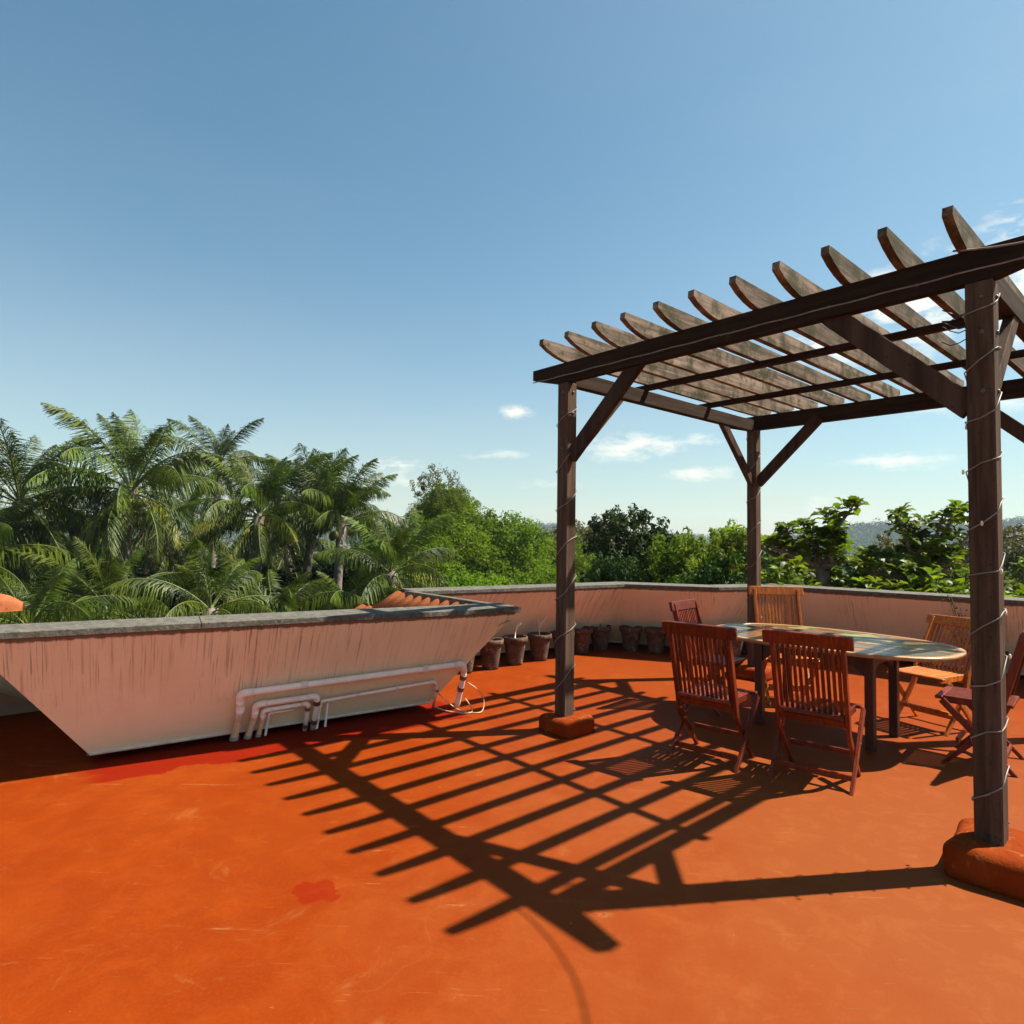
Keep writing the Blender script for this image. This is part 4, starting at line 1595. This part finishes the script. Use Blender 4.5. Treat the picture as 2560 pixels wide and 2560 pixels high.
TREES = [  # x, y, top, rx, rz, key, label, group
    (-3.97, 34, 5.5, 1.9, 2.6, 'sparse', 'tall sparse tree rising above the bright green mass right of the palms', None, 1.9),
    (-3.2, 33, 4.4, 2.3, 2.0, 'fine', 'light green tree at the foot of the tall sparse tree', None, 2.3),
    (-4.3, 25, 1.9, 2.6, 2.6, 'fine2', 'fine-leaved tree just right of the lowest palm', None, 2.6),
    (-2.7, 28, 2.95, 3.4, 3.2, 'fine', 'broad fine-leaved bright green tree, highest of the mass left of the post', None, 3.4),
    (-.6, 30, 2.75, 3.6, 3.2, 'fine2', 'broad fine-leaved bright green tree in the middle of the mass left of the post', None, 3.6),
    (1.3, 33, 2.3, 3.6, 3.2, 'fine', 'fine-leaved green tree right behind the front left post', None, 3.6),
    (-1.9, 22, .35, 2.6, 2.4, 'fine2', 'low fine-leaved bush in front of the mass, over the far parapet', None, 2.6),
    (.3, 23, .5, 2.6, 2.4, 'fine', 'low bright bush left of the front left post, over the far parapet', None, 2.6),
    (4.9, 44, 3.0, 3.4, 3.6, 'olive', 'dull olive tree between the front left post and the dark tree', None, 3.4),
    (3.3, 21, .4, 2.0, 2.2, 'olive', 'low olive bush just right of the front left post', None, 2.0),
    (3.35, 16, 2.42, 1.75, 2.2, 'dark', 'round dense dark tree right of the front left post', None, 1.6),
    (2.85, 15, 1.2, 1.1, 1.8, 'dark', 'dark lower tree at the left foot of the round dark tree', None, 1.1),
    (4.45, 14.5, 1.75, 1.25, 1.7, 'bright', 'bright leafy tree right of the round dark tree', None, 1.2),
    (4.1, 12.5, 1.35, 1.2, 1.4, 'dark', 'dark leafy bush between the dark tree and the far post', None, 1.2),
    (4.75, 13, 1.75, 1.15, 1.6, 'bright2', 'bright leafy tree just left of the far post', None, 1.15),
    (7.4, 22, 2.2, 2.0, 2.4, 'bright', 'leafy tree crown behind the far post', None, 2.0),
    (6.8, 17.5, .95, 2.2, 1.8, 'bright2', 'low leafy tree right of the far post behind the big-leaved trees', None, 2.2),
    (9.2, 17, .8, 2.1, 1.6, 'bright', 'low leafy tree behind the right big-leaved tree', None, 2.1),
    (9.6, 21, 1.1, 2.0, 1.6, 'olive', 'olive tree in the gap behind the big-leaved trees', None, 2.0),
    (15.9, 25, 1.95, 1.9, 2.0, 'olive', 'yellowish olive tree left of the near right post', None, 1.9),
    (20.6, 26, 2.4, 2.6, 2.4, 'olive', 'yellowish olive tree right of the near right post', None, 2.6),
    (11.6, 15.5, .9, 1.5, 1.5, 'bright2', 'bright bush behind the near right post', None, 1.5),
    (13.6, 16.5, 1.0, 1.7, 1.5, 'dark', 'dark bush at the right edge beyond the parapet', None, 1.7),
]
for i_, (x, y, top, rx, rz, key, lab, grp, ry) in enumerate(TREES):
    tree(x, y, top, rx, rz, key, lab, group=grp, rot=i_ * 1.3, ry=ry, r0=.09 + .03 * rx)
# undergrowth behind and below the palms
UG = [(-16, 26, .6, 4), (-12.5, 25, .2, 4), (-9, 27, .9, 4), (-6, 26, .8, 3.6), (-13.5, 20, .5, 3.2), (-9.6, 20.5, .6, 3.0), (-6.6, 22, .9, 3.2), (-3.8, 22, .3, 2.8), (-17.5, 21, .4, 4), (-8.2, 17.5, -.5, 2.6), (-11.6, 16.5, -.6, 2.8), (-5.6, 18.5, -.4, 2.6)]
UGL = ['far left', 'left', 'centre left', 'centre', 'lower left', 'lower centre left', 'lower centre', 'lower right', 'outer left', 'near centre', 'near left', 'near right']
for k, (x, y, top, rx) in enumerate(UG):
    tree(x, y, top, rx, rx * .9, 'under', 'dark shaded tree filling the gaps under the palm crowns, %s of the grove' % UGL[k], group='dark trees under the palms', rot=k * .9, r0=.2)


# big-leaved trees with leaf rosettes at branch ends
def rosette(seed):
    rs = np.random.RandomState(seed)
    V, F = [], []
    for k in range(9):
        a = k * 2.4 + rs.uniform(-.3, .3)
        el_ = rs.uniform(.0, 1.0)
        d = np.array([math.cos(a) * math.cos(el_), math.sin(a) * math.cos(el_), math.sin(el_)])
        s = np.cross(d, [0, 0, 1]); s /= np.linalg.norm(s)
        u_ = np.cross(s, d)
        L_ = rs.uniform(.11, .165)
        w = L_ * .30
        c0 = d * .02
        pts = [c0, c0 + d * L_ * .35 + s * w * .7 + u_ * .012, c0 + d * L_ * .35 - u_ * .004, c0 + d * L_ * .35 - s * w * .7 + u_ * .012,
               c0 + d * L_ * .72 + s * w - u_ * .0, c0 + d * L_ * .72 - u_ * .02, c0 + d * L_ * .72 - s * w - u_ * .0, c0 + d * L_ - u_ * .05]
        q = len(V)
        V += pts
        F += [(q, q + 1, q + 2, q + 3), (q + 1, q + 4, q + 5, q + 2), (q + 2, q + 5, q + 6, q + 3), (q + 4, q + 7, q + 6, q + 5)]
    return np_mesh('leaf_cluster', V, F, M_leaf_alm)


ROS = [rosette(k) for k in range(4)]


def almond(x, y, zb, branches, label, n_low=80, spread=1.6, seed=0, dep=.9):
    """branches: list of (dx, dz) tips relative to the base of the crown"""
    t = thing('almond_tree', label, 'tree', (x, y, GZ), 0)
    r_ = random.Random(seed)
    V, F = [], []
    tips = []
    def put(pts, rr):
        v_, f_ = tube_arrays(pts, rr, 6)
        F.extend(tuple(i + len(V) for i in f) for f in f_)
        V.extend(tuple(q) for q in v_)
    z0 = zb - GZ
    put([Vector((0, 0, 0)), Vector((.05, 0, z0 * .6)), Vector((0, 0, z0))], [.2, .15, .11])
    for bi, (dx, dy, dz) in enumerate(branches):
        a, b = Vector((dx * .1, dy * .1, z0)), Vector((dx, dy, z0 + dz))
        m_ = a.lerp(b, .5) + Vector((r_.uniform(-.12, .12), r_.uniform(-.1, .1), r_.uniform(-.1, .05)))
        put([a, m_, b], [.06, .035, .012])
        for j in range(11):
            s = .3 + .7 * j / 10
            p = (a.lerp(m_, s * 2) if s < .5 else m_.lerp(b, s * 2 - 1))
            q = p + Vector((r_.uniform(-.22, .22), r_.uniform(-.22, .22), r_.uniform(.02, .16))) * (1.1 - .5 * s)
            put([p, p.lerp(q, .6) + Vector((0, 0, .01)), q], [.012, .009, .006])
            tips.append(q)
        tips.append(b)
    for k in range(n_low):
        tips.append(Vector((r_.uniform(-spread, spread), r_.uniform(-dep, dep * .6), z0 - .75 + r_.random() ** 1.3 * .95 * (1 - .25 * r_.random()))))
    link('trunk', np_mesh('trunk', V, F, M_bark, True), t)
    for k, q in enumerate(tips):
        link('leaf_cluster', ROS[k % 4], t, q, (r_.uniform(-.5, .3), r_.uniform(-.5, .5), r_.uniform(0, 6.28)), r_.uniform(.8, 1.25))
    return t


almond(4.62, 9.3, 1.15, [(-.55, 0, .55), (-.25, .1, .62), (-.8, 0, .3), (.2, 0, .45), (.42, -.1, .92), (.15, .1, .70), (-1.15, .2, .45), (.0, -.2, .2)],
       'big-leaved tree with reaching branches just right of the far post', 165, 1.15, 1)
almond(6.0, 9.2, 1.0, [(-.35, 0, .95), (-.1, .1, .80), (.35, 0, .95), (.6, 0, 1.0), (-.7, .1, .35), (.9, 0, .85), (.3, -.2, .35), (-.95, 0, .15)],
       'big-leaved tree with light green leaf tufts left of the near right post', 180, 1.35, 2)
almond(8.2, 9.6, .55, [(-.4, 0, .6), (.3, 0, .55), (.8, 0, .5)], 'big-leaved tree behind and right of the near right post', 120, 1.3, 3)

# ------------------------------------------------------------------ far woodland, hills, buildings
rs = np.random.RandomState(11)
cs, rr = [], []
for k in range(2600):
    D = 38 * (14 ** rs.uniform(0, 1))
    a = R(rs.uniform(-62, 62))
    x, y = D * math.sin(a), D * math.cos(a)
    topz = -1.6 + .9 * math.sin(x * .05) + rs.normal(0, .7) - .4 * (D < 60)
    if D > 150: topz += rs.uniform(-.5, 1.4)
    cs.append((x, y, topz - 2.2))
    rr.append(2.6 + D * .008)
V, F = leaf_cloud(np.array(cs), np.array(rr), 26, .9, rs, .6, 1.2)
o = link('far_woodland', np_mesh('far_woodland', V, F, M_leaf_far))
tag(o, 'continuous low woodland stretching from the garden to the hills', 'woodland', kind='stuff')


def ridge(name, pts, depth, seed, label_kind='structure'):
    """pts: (x, y, z) crest line; slopes fall to the ground on both sides"""
    rs_ = np.random.RandomState(seed)
    P = []
    for a, b in zip(pts[:-1], pts[1:]):
        for k in range(16):
            s = k / 16
            P.append([a[i] * (1 - s) + b[i] * s for i in range(3)])
    P.append(list(pts[-1]))
    P = np.array(P)
    nR = 12
    V, F = [], []
    for i, p in enumerate(P):
        for j in range(nR + 1):
            s = j / nR * 2 - 1
            k = 1 - abs(s) ** 1.4
            z = GZ + (p[2] - GZ) * k + rs_.normal(0, .9) * (k > .1)
            V.append((p[0] + rs_.normal(0, 1.5), p[1] + s * depth + rs_.normal(0, 1.5), z))
    for i in range(len(P) - 1):
        for j in range(nR):
            q = i * (nR + 1) + j
            F.append((q, q + nR + 1, q + nR + 2, q + 1))
    o = link(name, np_mesh(name, V, F, M_hill, True))
    tag(o, kind=label_kind)
    # wooded skin
    idx = [i * (nR + 1) + j for i in range(len(P)) for j in range(0, nR // 2 + 2)]
    C = np.array([V[q] for q in idx])
    C = np.concatenate([C, C + rs_.normal(0, 5, C.shape) * np.array([1, 1, .15])])
    C[:, 2] += 1.0
    V2, F2 = leaf_cloud(C, rs_.uniform(2.5, 5.5, len(C)), 30, 2.0, rs_, 1.2, 1.1)
    o = link(name + '_trees', np_mesh(name + '_trees', V2, F2, M_leaf_far))
    tag(o, 'trees covering the %s beyond the garden' % name.replace('_', ' '), 'woodland', kind='stuff')


# crest heights give elevations of 1.5 to 2.4 degrees from the terrace
ridge('hill', [(190, 620, -6), (262, 600, 3.5), (330, 590, 17), (372, 585, 19), (420, 580, 17.5), (455, 575, 18.5), (480, 570, 26), (560, 560, 30), (700, 520, 30), (900, 420, 28)], 70, 4)
ridge('low_ridge', [(-900, 500, 20), (-500, 750, 18), (-200, 850, 17), (20, 860, 20), (60, 860, 18.5), (120, 850, 11), (260, 820, 6), (500, 760, 5)], 80, 5)


def building(x, y, z, w, d, h, rot, label, floors=2, nw=4):
    t = thing('distant_building', label, 'building', (x, y, z), rot)
    link('wall', box_me('wall', (0, 0, h / 2), (w, d, h), M_bwall), t)
    link('roof', box_me('roof', (0, 0, h + .25), (w + .8, d + .8, .5), M_coping), t)
    wm = box_me('window', (0, -d / 2 - .03, 0), (w / nw * .5, .12, h / floors * .45), M_bglass)
    for f in range(floors):
        for k in range(nw):
            link('window', wm, t, (-w / 2 + w * (k + .5) / nw, 0, h * (f + .55) / floors))


building(352, 528, 3, 12, 9, 8, .2, 'pale building half way up the hazy hill, seen between the big-leaved trees', 2, 3)
building(398, 590, 18, 10, 8, 6.0, -.1, 'small pale building on the crest of the hazy hill', 2, 3)
building(420, 505, 0, 16, 9, 6, .1, 'long low pale building at the foot of the hazy hill near the right post', 1, 5)
building(88, 410, -6, 10, 8, 6, .1, 'small pale building low on the horizon left of the big-leaved trees', 2, 3)

# black water tank on a plain block among the trees
t = thing('water_tank', 'black cylindrical water tank showing above the leaves right of the far post', 'water tank', (31.3, 60, .05), 0)
link('tank_body', lathe_me('tank_body', [(0, 0), (.78, 0), (.78, .2), (.75, .24), (.78, .3), (.78, .8), (.75, .85), (.78, .9), (.78, 1.5), (.7, 1.7), (.3, 1.85), (0, 1.87)], M_tank, 18), t)
link('lid', lathe_me('lid', [(.3, 1.84), (.3, 1.95), (0, 1.98)], M_tank, 12), t)
t = thing('house_block', 'plain block house carrying the black water tank', 'house', (31.3, 61, GZ), 0)
link('wall', box_me('wall', (0, 0, 3.6), (6, 5, 7.2), M_bwall), t)
link('roof', box_me('roof', (0, 0, 7.37), (6.4, 5.4, .33), M_coping), t)

# ------------------------------------------------------------------ haze
m = bpy.data.materials.new('haze')
m.use_nodes = True
nt = m.node_tree
nt.nodes.clear()
out = nt.nodes.new('ShaderNodeOutputMaterial')
pv = nt.nodes.new('ShaderNodeVolumePrincipled')
pv.inputs['Color'].default_value = (.72, .90, 1.0, 1)
pv.inputs['Density'].default_value = .0003
pv.inputs['Anisotropy'].default_value = .2
nt.links.new(pv.outputs[0], out.inputs['Volume'])
HZ = 1
if HZ:
    bm = bmesh.new()
    add_box(bm, (0, 480, (46 + GZ - 1) / 2), (2400, 1100, 46 - GZ + 1))
    o = link('haze', bm_mesh('haze', bm, m))
    tag(o, 'thin pale haze filling the air over the garden and hills', 'haze', kind='stuff')
